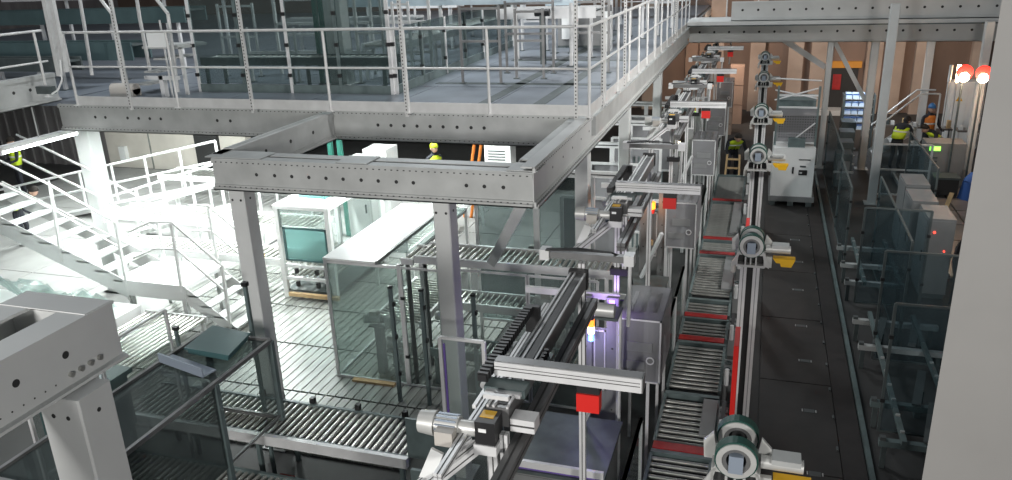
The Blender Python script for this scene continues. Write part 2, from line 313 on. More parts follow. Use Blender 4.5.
# ================================================================= RAILINGS
def railing(label, p0, p1, z, posts, h=1.19, toe=True, perf=(), name='railing', group='mezzanine railings', r=.021, zt1=None, m='rail', toeoff=0):
    p0 = V(p0); p1 = V(p1); t = thing(name, label, 'railing', (p0.x, p0.y, z), group); d = p1-p0
    Z = V((0, 0, 1))
    MB().cyl(p0+Z*(z+h), p1+Z*(z+h), r, 8).build('top_rail', m, t)
    MB().cyl(p0+Z*(z+h*.54), p1+Z*(z+h*.54), r*.8, 8).build('mid_rail', m, t)
    for s in posts:
        q = p0+d*s; MB().cyl(q+Z*z, q+Z*(z+h), r*1.05, 8).build('post', m, t)
        B(q.x-.05, q.x+.05, q.y-.05, q.y+.05, z, z+.012).build('foot_plate', m, t)
    for s in perf:
        q = p0+d*s; st = B(q.x-.022, q.x+.022, q.y-.022, q.y+.022, z-.05, z+2.5).build('strut', m, t); w = MB()
        for k in range(42): w.cbox((q.x, q.y-.022, z+k*.05), .016, .006, .02)
        w.build('strut_hole', 'hole', st)
    if toe:
        a, rr, u = MB().fr(p0, p1); MB().bar(p0+Z*(z+.085), p1+Z*(z+.085), .008, .15).build('toe_board', m, t)
    return t
YR = 10.42
def fr_(x): return (x+10.95)/(10.95-2.21)
railing('front railing along the deck edge', (-10.95, YR, 0), (-2.21, YR, 0), 4.16, [fr_(x) for x in (-10.95, -8.91, -6.15, -4.87, -3.63, -2.21)], perf=[fr_(x) for x in (-9.85, -7.52, -4.9, -2.39)])
L = 24.5-YR
railing('side railing receding along the walkway edge', (-2.21, YR, 0), (-2.21, 24.5, 0), 4.16, [i/13 for i in range(1, 14)], perf=[.065, .20, .47, .74])
railing('railing of the raised deck at the far left', (-11.5, 3, 0), (-11.5, YR+.1, 0), 4.3, [.25, .6, .98], h=1.08, toe=False)
t = thing('thick_upright', 'thick paired upright at the left corner of the railings', 'post', at(62, 78, Y=10.3))
for a, b in (((42, 0), (60, 76)), ((49, 0), (66, 72))): MB().bar(at(a[0], a[1]-14, Y=10.2), at(*b, Y=10.2), .07, .07, (0, 1, 0)).build('strut', 'rail', t)
w = MB(); w.path([at(60, 60, Y=10.1), at(62, 80, Y=10.1), at(58, 90, Y=10.05), at(52, 94, Y=10.05)], .014); w.build('cable', 'white', t)
B(*[c for q in zip(at(46, 90, Y=10.1)-V((.16, .05, .06)), at(46, 90, Y=10.1)+V((.16, .05, .06))) for c in q]).build('junction_box', 'frame', t)
railing('back railing along the inner side of the deck', (-4.4, 25.5, 0), (-2.3, 25.5, 0), 4.2, [0, .5, 1], toe=False)
railing('short rail on top of the far beams behind the pillar', (2.6, 25.4, 0), (9, 25.4, 0), 4.34, [i/5 for i in range(6)], h=.9, toe=False)
railing('far rail on the cross beam beside the walkway corner', (-2.1, 25.5, 0), (-.3, 25.5, 0), 4.34, [0, .5, 1], h=1, toe=False)
# ================================================================= CONVEYORS (generic)
rollmesh = {}
def roller_mesh(L, r, axis):
    k = (round(L, 3), r, axis)
    if k not in rollmesh:
        w = MB(); e = V((L/2, 0, 0)) if axis == 'x' else V((0, L/2, 0)); w.cyl(-e, e, r, 8); o = w.build('roller', 'roller'); rollmesh[k] = o.data; bpy.data.objects.remove(o)
    return rollmesh[k]
def conveyor(label, x0, x1, y0, y1, z, run, pitch, r=.025, legs=True, frame='greenframe', z0=0., fh=.12, group='roller conveyors', legstep=1.5, rmat=None):
    t = thing('roller_conveyor', label, 'conveyor', ((x0+x1)/2, (y0+y1)/2, z0), group); org = t.location
    if run == 'y':
        for x in (x0, x1): B(x-.02, x+.02, y0, y1, z-fh, z+.015).build('side_rail', frame, t)
        k = int((y1-y0)/pitch); me = roller_mesh(x1-x0-.04, r, 'x')
        for i in range(k): inst('roller', me, t, V(((x0+x1)/2, y0+(i+.5)*pitch, z-r+.004))-org)
    else:
        for y in (y0, y1): B(x0, x1, y-.02, y+.02, z-fh, z+.015).build('side_rail', frame, t)
        k = int((x1-x0)/pitch); me = roller_mesh(y1-y0-.04, r, 'y')
        for i in range(k): inst('roller', me, t, V((x0+(i+.5)*pitch, (y0+y1)/2, z-r+.004))-org)
    if legs:
        s0, s1 = (y0, y1) if run == 'y' else (x0, x1); q = max(2, int((s1-s0)/legstep)+1)
        for i in range(q):
            s = s0+.1+(s1-s0-.2)*i/(q-1)
            for e in ((x0, x1) if run == 'y' else (y0, y1)):
                c = (e, s) if run == 'y' else (s, e)
                B(c[0]-.025, c[0]+.025, c[1]-.025, c[1]+.025, z0, z-fh).build('leg', frame, t)
    return t
# ================================================================= LANE CONVEYORS
LX0, LX1 = -.97, -.28
seg = [(6.2, 8.1), (8.35, 9.5), (9.72, 11.05), (11.3, 11.93), (12.17, 12.7), (12.98, 14.9), (15.15, 15.8), (16.0, 18.55), (18.85, 21.0)]
redY = [8.24, 11.2, 12.05, 15.02, 15.9, 18.7]
for i, (a, b) in enumerate(seg):
    c = conveyor('lane roller conveyor beside the masts, %s of nine sections' % ORD[i], LX0, LX1, a, b, .6, 'y', .118, r=.027, group='lane conveyor sections')
    if i in (1, 5, 7): B(-.46, -.28, a+.2, b-.1, .62, .66).build('cover_plate', 'panelgrey', c)
    B(LX0-.01, LX1+.01, b-.01, b+.06, .5, .63).build('cross_plate', 'greenframe', c); B(LX0+.03, LX1-.03, a+.02, b-.02, .46, .49).build('gap_shade', 'black', c)  # black sheet added below the rollers to darken their gaps
for i, y in enumerate(redY):
    t = thing('red_stop_bar', 'red stop bar across the lane, %s' % ORD[i], 'stop bar', (-.62, y, .5), 'red bars across the lane')
    B(LX0, LX1-.02, y-.075, y+.075, .5, .64).build('bar', 'darkred' , t); B(LX0+.05, LX1-.1, y-.1, y-.076, .56, .6).build('bracket', 'frame', t)
# drive side plates between lane and masts
for i, y in enumerate((7.6, 8.9, 10.2, 11.6, 13.2, 14.6, 16.4, 18.0, 19.6, 20.7)):
    t = thing('drive_plate', 'holed drive side plate between lane and masts, %s' % ORD[i], 'drive plate', (-.19, y, .3), 'drive plates along the lane')
    B(-.25, -.14, y-.22, y+.22, .3, .74).build('plate', 'panelgrey', t)
    for dy in (-.1, .1): MB().tube((-.195, y+dy, .745), (-.195, y+dy, .765), .05, .03, 12).build('bearing', 'frame', t)
    B(-.22, -.17, y-.3, y+.3, .75, .78).build('belt', 'black', t) if i % 2 else None
    MB().cyl((-.2, y-.3, .62), (-.2, y-.3, .86), .03, 8).build('bolt_post', 'alu', t)
for i, (y0, y1, z1) in enumerate(((7.3, 8.9, 1.3), (12.0, 13.4, 1.3), (16.6, 18.1, 1.3))):
    t = thing('red_guard', 'tall red guard panel behind the %s lift mast' % ('second', 'third', 'fourth')[i], 'guard', (-.09, y1, 0), 'red guards behind masts')
    B(-.12, -.06, y1-.05, y1+.5, .3, 1.75).build('panel', 'red', t); B(-.13, -.05, y1-.06, y1+.51, .1, .3).build('foot', 'frame', t)
# ================================================================= RUBBER MAT WALKWAY
mt = thing('rubber_mat', 'dark rubber mat walkway between masts and fences', 'mat', (.8, 13, 0))
for j in range(7):
    y0 = 4.4+j*2.3; B(.26, 1.27, y0+.012, y0+2.288, 0, .02).build('mat_panel', 'mat_', mt)
for px_, py_ in ((801, 326), (805, 361), (809, 411), (815, 474), (795, 240), (798, 262), (798, 290)):
    p = at(px_, py_, Z=.02); h = MB().box(p.x-.07, p.x+.07, p.y-.045, p.y+.045, .02, .026).build('hatch_plate', 'plate', mt)
    w = MB()
    for s in (-1, 1): w.box(p.x+s*.09-.008, p.x+s*.09+.008, p.y-.03, p.y+.03, .02, .028)
    w.build('hinge', 'steel', h)
for y in [6.5+i*.78 for i in range(18)]: B(1.235, 1.26, y-.04, y+.04, .02, .045).build('edge_clip', 'plate', mt)
kb = thing('kerb_strip', 'dark kerb strip with steel rail beside the rubber mat', 'kerb', (1.45, 14, 0)); B(1.44, 1.56, 5, 24, 0, .03).build('strip', 'kerb', kb); B(1.28, 1.44, 5, 20.5, 0, .03).build('strip', 'kerb', kb); B(1.58, 1.64, 5, 24, 0, .07).build('rail', 'greenframe', kb)
# ================================================================= LIFT MASTS
MY = [5.03, 9.57, 14.32, 18.5, 23.9, 28.8]
def make_mast():
    y = MY[0]; t = thing('lift_mast', '', 'lift', (0, y, 0), 'lift masts along the lane')
    for s in (-1, 1):
        p = B(s*.078-.04, s*.078+.04, y+.12, y+.26, .05, 2.5).build('mast_profile', 'alu', t); B(s*.078-.004, s*.078+.004, y+.1165, y+.121, .1, 2.5).build('profile_slot', 'aludark', p)
    B(-.042, .042, y+.16, y+.2, .05, 2.5).build('belt_channel', 'black', t)
    B(-.16, .16, y+.05, y+.32, 0, .05).build('base_plate', 'steel', t)
    # head casting with windows
    w = MB(); w.box(-.17, .17, y-.02, y+.30, 2.5, 2.53); w.box(-.17, .17, y-.02, y+.30, 2.66, 2.69)
    for x in (-.17, -.07, .055, .155): w.box(x, x+.018, y-.02, y+.3, 2.53, 2.66)
    w.box(-.008, .008, y-.02, y+.3, 2.53, 2.66); w.build('head_casting', 'motor', t)
    for s in (-1, 1): MB().prism([(s*.17, y-.02, 2.53), (s*.22, y-.02, 2.5), (s*.22, y-.02, 2.56), (s*.12, y-.02, 2.75)][::s], (0, .02, 0)).build('gusset', 'motor', t)
    B(-.17, .17, y+.05, y+.28, 2.54, 2.65).build('head_core', 'hole', t)
    for k, yy in enumerate((y-.03, y+.26)):
        p = MB().tube((0, yy, 2.78), (0, yy+.09, 2.78), .152, .138, 28).build('belt', 'green', t)
        q = MB().tube((0, yy-.012, 2.78), (0, yy+.1, 2.78), .14, .10, 28).build('pulley', 'motor', t)
        MB().tube((0, yy-.0, 2.78), (0, yy+.07, 2.78), .10, .07, 20).build('bearing', 'aludark', q); MB().cyl((0, yy+.05, 2.78), (0, yy+.08, 2.78), .08, 16).build('hub', 'hole', q)
    B(-.05, .05, y-.06, y+.05, 2.69, 2.83).build('bearing_block', 'bracket', t)
    B(-.05, .05, y+.12, y+.16, 2.69, 2.84).build('bearing_block', 'bracket', t)
    for s in (-1, 1): MB().prism([(s*.13, y+.14, 2.66), (s*.23, y+.14, 2.66), (s*.24, y+.14, 2.8), (s*.17, y+.14, 2.88)][::s], (0, .03, 0)).build('side_lug', 'motor', t)
    mo = MB().cyl((.17, y+.1, 2.72), (.46, y+.1, 2.72), .05, 12).build('motor', 'motor', t)
    B(.24, .44, y+.03, y+.17, 2.75, 2.79).build('motor_cover', 'steel', mo)
    ye = MB().prism([(.26, y+.0, 2.63), (.52, y+.0, 2.63), (.48, y+.0, 2.53), (.36, y+.0, 2.53), (.345, y, 2.575), (.30, y, 2.575)], (0, .12, 0)).build('yellow_tray', 'yellow', t)
    B(.17, .25, y+.02, y+.06, 2.5, 2.64).build('tray_bracket', 'motor', t)
    MB().cyl((-.2, y+.1, 2.38), (-.2, y+.1, 2.5), .03, 8).build('sensor', 'tbox', t)
    return t
m0 = make_mast()
lab = ['nearest lift mast with twin green pulleys at the lower edge', 'lift mast with yellow tray in the middle of the mat edge', 'lift mast beside the white machine front', 'lift mast just behind the white machine', 'small lift mast fifth in the row', 'farthest and smallest lift mast under the cross beam']
m0['label'] = lab[0]
for i in range(1, 6): copy_tree(m0, (0, MY[i]-MY[0], 0), lab[i])
# ================================================================= GANTRY STATIONS
GY = [4.45, 8.97, 14.5, 18.84, 23.58]
def gantry(y):
    t = thing('transfer_gantry', '', 'gantry', (-1.1, y, 0), 'transfer gantries over the lane')
    def prof(name, p0, p1, w, h=None, up=(0, 0, 1), m='alu'):
        a = MB(); s = MB(); profile(a, s, p0, p1, w, h, up); o = a.build(name, m, t); s.build('profile_slot', 'slot', o); return o
    # cross beam: light body, shade of its top painted on as a dark strip
    cb = B(-1.58, -.6, y-.05, y+.05, 3.585, 3.685).build('cross_beam', 'alu', t)
    B(-1.58, -.6, y-.04, y+.04, 3.685, 3.69).build('top_shade', 'aludark', cb)
    w = MB(); w.box(-1.58, -.61, y-.0525, y-.05, 3.628, 3.633); w.box(-1.58, -.61, y-.0525, y-.05, 3.652, 3.656); w.build('groove', 'slot', cb)
    B(-.6, -.592, y-.05, y+.05, 3.585, 3.685).build('end_cap', 'aludark', cb)
    # red sensor box under the beam
    rb = B(-1.02, -.87, y-.06, y+.03, 3.40, 3.53).build('red_sensor', 'red', t); B(-1.02, -.87, y-.045, y+.045, 3.53, 3.585).build('sensor_clamp', 'black', rb)
    # sliding axis along the lane
    ax = B(-1.54, -1.39, y-.35, y+1.95, 3.40, 3.53).build('slide_axis', 'aludark', t)
    w = MB()
    for x in (-1.53, -1.49, -1.40): w.box(x-.007, x+.007, y-.35, y+1.95, 3.53, 3.545)
    w.build('slide_rail', 'alu', ax); B(-1.475, -1.42, y-.3, y+1.8, 3.531, 3.536).build('belt', 'black', ax)
    B(-1.55, -1.38, y+1.95, y+2.02, 3.385, 3.56).build('end_cap', 'black', ax)
    prof('lower_axis', (-1.33, y-1.1, 3.27), (-1.33, y+1.95, 3.27), .09, .09, m='aludark')
    prof('side_profile', (-1.66, y-.9, 3.36), (-1.66, y+1.6, 3.36), .05)
    B(-1.63, -1.51, y-.4, y+1.6, 3.30, 3.33).build('cable_tray', 'greenframe', t)
    # black cable chain
    ch = B(-1.66, -1.60, y-.16, y+.95, 3.59, 3.64).build('cable_chain', 'black', t); w = MB()
    for k in range(22): w.box(-1.665, -1.595, y-.15+k*.05, y-.125+k*.05, 3.585, 3.648)
    w.build('chain_link', 'black', ch); B(-1.595, -1.545, y+.3, y+.95, 3.42, 3.46).build('cable_chain', 'black', t)
    B(-1.66, -1.545, y+.95, y+1.0, 3.42, 3.64).build('chain_bend', 'black', t)
    # carriage
    ca = B(-1.62, -1.34, y-.16, y-.03, 3.50, 3.56).build('carriage', 'greenframe', t); B(-1.60, -1.36, y-.2, y-.15, 3.52, 3.55).build('carriage_bar', 'alu', ca)
    MB().bar((-1.63, y-.33, 3.5), (-1.63, y+.1, 3.5), .025, .025).build('carriage_rod', 'alu', t); MB().bar((-1.57, y-.3, 3.58), (-1.4, y-.3, 3.58), .03, .03).build('carriage_rod', 'alu', t)
    # gear motor at the left
    g = MB().cyl((-1.97, y-.42, 3.4), (-1.86, y-.42, 3.4), .075, 16, .085).build('fan_cowl', 'motor', t)
    g = MB().cyl((-1.86, y-.42, 3.4), (-1.70, y-.42, 3.4), .068, 16).build('motor_body', 'motor', t); w = MB()
    for k in range(8):
        a = math.pi*k/7; w.bar((-1.85, y-.42-math.cos(a)*.07, 3.4+math.sin(a)*.07), (-1.71, y-.42-math.cos(a)*.07, 3.4+math.sin(a)*.07), .008, .01)
    w.build('cooling_fin', 'bracket', g)
    B(-1.82, -1.70, y-.56, y-.48, 3.33, 3.43).build('terminal_box', 'tbox', t)
    MB().cyl((-1.70, y-.42, 3.4), (-1.56, y-.42, 3.4), .05, 12).build('gearbox', 'motor', t)
    e = B(-1.56, -1.43, y-.52, y-.36, 3.36, 3.52).build('encoder', 'black', t); B(-1.545, -1.455, y-.46, y-.38, 3.52, 3.524).build('yellow_label', 'yellow', e); B(-1.535, -1.485, y-.523, y-.52, 3.45, 3.475).build('type_plate', 'white', e); B(-1.57, -1.42, y-.53, y-.37, 3.29, 3.36).build('mount', 'alu', t)
    # inclined brackets
    prof('diagonal_arm', (-1.98, y-.75, 2.98), (-1.56, y-.48, 3.31), .06, .06)
    prof('diagonal_arm', (-1.98, y-.55, 2.98), (-1.58, y-.3, 3.31), .045, .045)
    MB().prism([(-1.93, y-.6, 3.1), (-1.83, y-.6, 3.1), (-1.75, y-.6, 3.3), (-1.83, y-.6, 3.33)], (0, .02, 0)).build('gusset', 'white', t)
    prof('hanger', (-1.40, y-.42, 2.75), (-1.40, y-.42, 3.4), .05, .05)
    B(-1.56, -1.34, y-.47, y-.37, 2.68, 2.76).build('gripper', 'black', t)
    # side block
    bk = B(-1.38, -1.22, y-.36, y-.24, 3.38, 3.47).build('bearing_block', 'alu', t); B(-1.38, -1.22, y-.365, y-.36, 3.42, 3.43).build('groove', 'slot', bk)
    # rear cross bar with cables
    rc = B(-1.83, -1.02, y+2.12, y+2.2, 3.60, 3.66).build('rear_bar', 'aludark', t); B(-1.86, -1.77, y+2.1, y+2.22, 3.58, 3.68).build('end_block', 'alu', rc); B(-1.08, -.99, y+2.1, y+2.22, 3.58, 3.68).build('end_block', 'alu', rc)
    w = MB()
    for k in range(3): w.path([(-1.8, y+2.1+.02*k, 3.68), (-1.5, y+2.1+.03*k, 3.70), (-1.2, y+2.14, 3.69), (-1.06, y+2.2+.02*k, 3.6), (-1.02, y+2.25, 3.35)], .008, 6)
    w.build('cable', 'black', rc)
    # vertical legs carrying it all
    for x, yy, zt in ((-1.45, y+2.06, 3.6), (-1.49, y-.38, 3.29)): prof('leg', (x, yy, .02), (x, yy, zt), .06, .06)
    MB().cyl((-1.03, y+2.16, 3.58), (-1.06, y+2.3, 2.9), .018, 8).build('conduit', 'alu', t)
    # small fittings
    w = MB()
    for k in range(4): w.cyl((-1.34, y+.25+k*.05, 3.53), (-1.34, y+.25+k*.05, 3.58), .018, 8)
    w.build('fitting', 'black', t); B(-1.38, -1.3, y+.2, y+.45, 3.47, 3.53).build('valve', 'greenframe', t)
    return t
g0 = gantry(GY[0]); gl = ['nearest aluminium transfer gantry with bright red sensor box', 'second aluminium gantry next to the orange lamp', 'third gantry, level with the worker in yellow vest', 'fourth gantry in the receding row', 'fifth and farthest gantry below the cross beam']
g0['label'] = gl[0]
for i in range(1, 5): copy_tree(g0, (0, GY[i]-GY[0], 0), gl[i])
for k, y in enumerate(GY):
    t = thing('air_unit', 'small pneumatic valve block on the %s' % ('nearest gantry', 'second gantry', 'third gantry', 'fourth gantry', 'farthest gantry')[k], 'valve block', (-1.75, y+.7, 3.3), 'valve blocks on the gantries')
    B(-1.80, -1.70, y+.55, y+.85, 3.30, 3.38).build('block', 'steel', t)
    for q in range(4): MB().cyl((-1.755, y+.6+q*.07, 3.38), (-1.755, y+.6+q*.07, 3.44), .02, 8).build('valve', 'black' if q % 2 else 'motor', t)
    B(-1.70, -1.687, y+.6, y+.8, 3.33, 3.36).build('clamp', 'frame', t)
    MB().cyl((-1.755, y+.5, 3.34), (-1.755, y+.2, 3.34), .03, 10).build('cylinder', 'alu', t)
# ---- station cabinets behind each gantry: posts, frames, guard box, stack light
def station(y, k):
    t = thing('station_portal', 'tall grey station portal with lower shutters, %s along the lane' % ORD[k], 'machine', (-1.66, y, 0), 'station portals along the lane')
    for x0, x1 in ((-1.90, -1.76), (-1.58, -1.44)):
        p = B(x0, x1, y-.02, y+.04, 0, 2.42).build('post_plate', 'panelgrey', t); w = MB()
        for q in range(5): w.cyl(((x0+x1)/2, y-.02, .5+q*.42), ((x0+x1)/2, y-.024, .5+q*.42), .012, 8)
        w.build('bolt_hole', 'hole', p)
    B(-1.76, -1.58, y+.03, y+.04, 0, 2.0).build('door', 'panelgrey', t); w = MB(); w.box(-1.74, -1.60, y+.02, y+.03, 1.15, 1.17); w.box(-1.74, -1.60, y+.02, y+.03, 1.95, 1.97); w.box(-1.74, -1.725, y+.02, y+.03, 1.15, 1.97); w.box(-1.615, -1.60, y+.02, y+.03, 1.15, 1.97); w.build('door_frame', 'alu', t)
    B(-2.6, -1.44, y+.05, y+.1, 2.36, 2.44).build('top_rail', 'alu', t)
    for x in (-2.55, -2.45): B(x-.02, x+.02, y-1.5, y-1.46, 0, 2.1).build('post', 'greenframe', t)
    return t
def stack(y, k, big):
    t = thing('stack_light', ['stack light glowing orange, white and blue beside the first portal', 'orange glowing stack light at the second gantry', 'small yellow-green stack light further along', 'tiny stack light at the fourth portal'][k], 'signal lamp', (-1.73, y-.12, 1.9), 'stack lights')
    x = -1.745
    MB().cyl((x, y-.12, 2.17), (x, y-.12, 2.33), .035, 10, .02).build('socket', 'black', t)
    if k == 0:
        MB().cyl((x, y-.12, 2.08), (x, y-.12, 2.17), .04, 12).build('orange_lens', 'orange', t); MB().cyl((x, y-.12, 1.99), (x, y-.12, 2.08), .04, 12).build('white_lens', 'whiteglow', t); MB().cyl((x, y-.12, 1.90), (x, y-.12, 1.99), .04, 12, .03).build('blue_lens', 'blueglow', t)
    elif k == 1:
        MB().cyl((x+.07, y-.12, 2.08), (x+.07, y-.12, 2.2), .055, 12).build('orange_lens', 'orange', t); MB().cyl((x+.07, y-.12, 2.0), (x+.07, y-.12, 2.08), .045, 12).build('dark_lens', 'darkred', t); MB().cyl((x+.05, y-.12, 1.3), (x+.05, y-.12, 2.0), .012, 8).build('pole', 'alu', t); B(x, x+.1, y-.16, y-.08, 1.42, 1.5).build('brass_valve', 'wood', t)
    else:
        MB().cyl((x, y-.12, 2.07), (x, y-.12, 2.17), .035, 10).build('amber_lens', 'whiteglow' if k == 2 else 'yellow', t); MB().cyl((x, y-.12, 1.99), (x, y-.12, 2.07), .035, 10, .03).build('green_lens', 'greenglow', t)
    MB().bar((x, y-.12, 2.33), (x, y+.0, 2.33), .03, .03).build('arm', 'black', t)
SY = [8.44, 13.2, 18.15, 22.4]
def guard(y, k, x0=-1.44, x1=-.92):
    t = thing('guard_box', ['near perforated grey guard box lit violet over the lane', 'perforated guard box beside the orange lamp', 'perforated guard box in front of the worker', 'small far guard box by the fourth gantry', 'farthest guard box at the brown wall'][k], 'guard box', (-1.2, y, 1.35), 'perforated guard boxes over the lane')
    z0, z1, d = 1.42, 2.24, 1.0
    MB().box(x0, x1, y, y+.012, z0, z1).build('front_panel', 'mesh', t); B(x0, x0+.012, y, y+d, z0, z1).build('side_panel', 'mesh', t); B(x1-.012, x1, y, y+d, z0, z1).build('side_panel', 'mesh', t); B(x0, x1, y, y+d, z1-.012, z1).build('top_panel', 'mesh', t)
    w = MB()
    for x in (x0, x1-.02): w.box(x, x+.02, y-.004, y+.016, z0, z1)
    for z in (z0, z1-.02): w.box(x0, x1, y-.004, y+.016, z, z+.02)
    w.build('front_frame', 'alu', t)
    B(x0+.12, x1-.1, y-.012, y-.002, 1.83, 1.95).build('notice_plate', 'panelgrey', t); B(x0+.06, x1-.18, y-.012, y-.002, 1.6, 1.7).build('notice_plate', 'panelgrey', t)
    MB().tube((x1-.12, y-.012, 1.72), (x1-.12, y-.002, 1.72), .05, .035, 14).build('round_lock', 'alu', t)
    w = MB()
    for q in range(3): w.box(x0+.1+.14*q, x0+.15+.14*q, y+.2, y+.8, z1, z1+.004)
    w.build('top_rib', 'aludark', t)
    for x in (x0+.02, -1.06):
        for yy in (y+.02, y+d-.02): B(x-.018, x+.018, yy-.018, yy+.018, 0, z0).build('leg', 'alu', t)
for k in range(4): station(SY[k], k); stack(SY[k], k, k == 0)
for k, y in enumerate((8.3, 13.0, 17.9, 22.2, 26.6)): guard(y, k)
sl1 = (-1.745, SY[0]-.12, 1.95)
point('stack_light_glow', (-1.745, SY[0]-.22, 1.93), 5, (.45, .35, 1)); point('stack_light_glow', (-1.675, SY[1]-.22, 2.12), 4, (1, .35, .08)); 
vm = at(604, 310, Y=7.9)
t = thing('violet_motor', 'rounded motor with violet highlight by the stack light', 'motor', vm-V((0, 0, .2)))
MB().cyl(vm-V((.1, 0, 0)), vm+V((.12, 0, 0)), .08, 16).build('body', 'motor', t); MB().cyl(vm-V((.16, 0, 0)), vm-V((.1, 0, 0)), .045, 12).build('neck', 'black', t); MB().box(vm.x-.1, vm.x+.16, vm.y-.04, vm.y+.3, vm.z-.11, vm.z-.08).build('mount', 'frame', t); MB().cyl((vm.x+.14, 8.15, 0), (vm.x+.14, 8.15, vm.z-.11), .02, 8).build('stand', 'alu', t)
t = thing('violet_lamp', 'short violet LED strip on the first station portal', 'lamp', (-1.5, 8.4, 2.3)); B(-1.55, -1.48, 8.40, 8.42, 2.33, 2.40).build('lens', 'violetglow', t); point('violet_lamp_glow', (-1.52, 8.25, 2.4), 5, (.5, .28, 1), .08)
# clear guard panels hanging beside the lane
for k, y in enumerate((6.3, 9.6, 10.9, 14.3, 15.6, 19.2, 20.6)):
    t = thing('clear_panel', 'clear plastic side panel along the lane, %s' % ORD[k], 'guard panel', (-1.06, y, .62), 'clear panels along the lane')
    B(-1.02, -1.01, y, y+1.2, .55, 1.42).build('pane', 'glass', t)
    for yy in (y, y+1.18): B(-1.035, -1.0, yy, yy+.02, 0, 1.45).build('edge_post', 'alu', t); B(-1.035, -1.0, y, y+1.2, 1.42, 1.45).build('top_edge', 'alu', t)
# floor machinery under the stations: shutters, plates and low frame boxes
for k, y in enumerate((6.85, 11.45, 16.72)):
    t = thing('station_cabinet', 'low grey machine cabinet under the %s gantry' % ('nearest', 'second', 'third')[k], 'cabinet', (-1.75, y, 0), 'low machine cabinets')
    B(-2.35, -1.35, y, y+1.1, .06, 1.0).build('body', 'panelgrey', t); B(-2.30, -1.86, y-.012, y, .12, .95).build('door', 'panelgrey', t); B(-1.84, -1.40, y-.012, y, .12, .95).build('door', 'panelgrey', t); B(-1.92, -1.90, y-.03, y-.012, .6, .8).build('handle', 'black', t)
    B(-2.4, -1.3, y-.05, y+1.15, 1.0, 1.04).build('top_plate', 'frame', t); B(-2.4, -1.3, y-.05, y-.01, 1.08, 1.16).build('front_bar', 'alu', t); B(-2.36, -1.34, y-.02, y-.01, 1.04, 1.08).build('violet_edge', 'purple', t); B(-2.33, -1.37, y+.02, y+1.08, 0, .06).build('plinth', 'frame', t)  # violet light put into the colour of the front edge strip
    MB().bar((-1.75, y+1.0, 1.05), (-1.38, y+.6, 2.0), .05, .05).build('strut', 'alu', t)
# ================================================================= LEFT: ENCLOSURE WITH ELEVATED CONVEYOR
def pane_frame(name, label, p0, p1, z0, z1, pm='glass', fm='alu', cat='guard panel', group=None, w=.035, clips=0, base=None, mid=False):
    p0 = V((p0[0], p0[1], 0)); p1 = V((p1[0], p1[1], 0)); t = thing(name, label, cat, (p0.x, p0.y, z0), group); Z = V((0, 0, 1))
    MB().bar(p0+Z*((z0+z1)/2), p1+Z*((z0+z1)/2), .008, z1-z0).build('pane', pm, t)
    for q in (p0, p1): MB().bar(q+Z*(base if base is not None else z0), q+Z*z1, w, w, (0, 1, 0)).build('post', fm, t)
    for z in (z0, z1)+(((z0+z1)/2,) if mid else ()): MB().bar(p0+Z*z, p1+Z*z, w*.8, w*.8).build('rail', fm, t)
    if clips:
        m = MB()
        for q in (p0, p1):
            for k in range(clips): c = q+Z*(z0+(z1-z0)*(k+.5)/clips); m.cbox(c, .055, .055, .05)
        m.build('clip', 'black', t)
    return t
EX0, EX1, EY0, EY1 = -6.15, -4.93, 9.76, 12.6
en = thing('guard_enclosure', 'white-roofed glass enclosure with frosted front pane', 'enclosure', (-5.5, 11, 0))
B(EX0, EX1, EY0, EY0+.01, .05, 2.0).build('front_pane', 'frost', en); B(EX0, EX0+.01, EY0, EY1, .05, 2.0).build('side_pane', 'glass', en)
B(EX0-.03, EX1-.35, EY0-.02, EY1, 2.03, 2.06).build('roof', 'white', en); B(EX1-.35, EX1+.02, EY0+.5, EY1, 2.03, 2.05).build('roof_flap', 'frost', en)
for x in (EX0, EX1):
    for y in (EY0, EY1): B(x-.022, x+.022, y-.022, y+.022, 0, 2.05).build('post', 'alu', en)
for y in (EY0, EY1):
    for z in (.05, 2.0): B(EX0, EX1, y-.02, y+.02, z-.02, z+.02).build('rail', 'alu', en)
for z in (.05, 2.0):
    B(EX0-.02, EX0+.02, EY0, EY1, z-.02, z+.02).build('rail', 'alu', en); B(EX1-.02, EX1+.02, EY0, EY1, z-.02, z+.02).build('rail', 'aludark', en)
B(EX1-.37, EX1-.33, EY0-.02, EY1, 2.02, 2.075).build('roof_edge', 'aludark', en); B(EX0+.3, EX1-.2, EY0-.12, EY0-.03, .0, .07).build('sill', 'wood', en)
pane_frame('glass_fence', 'glass guard pane right beside the white-roofed enclosure', (-4.9, 9.76), (-4.15, 9.76), .05, 2.0, 'glass', clips=2, group='glass guards by the enclosure')
pane_frame('glass_fence', 'wide glass guard pane behind the middle column', (-4.05, 9.72), (-2.95, 9.72), .05, 2.06, 'glass', clips=2, group='glass guards by the enclosure')
pane_frame('glass_fence', 'glass guard pane under the elevated roller conveyor end', (-2.93, 9.72), (-1.95, 9.72), .05, 2.06, 'glass', clips=2, group='glass guards by the enclosure')
conveyor('elevated roller conveyor above the glass guards', -4.7, -1.75, 9.85, 10.45, 2.16, 'x', .09, r=.025, frame='alu', fh=.1)
conveyor('short elevated roller conveyor inside the roofed enclosure', -4.92, -4.72, 9.85, 10.45, 2.1, 'x', .09, r=.025, frame='alu', fh=.08)
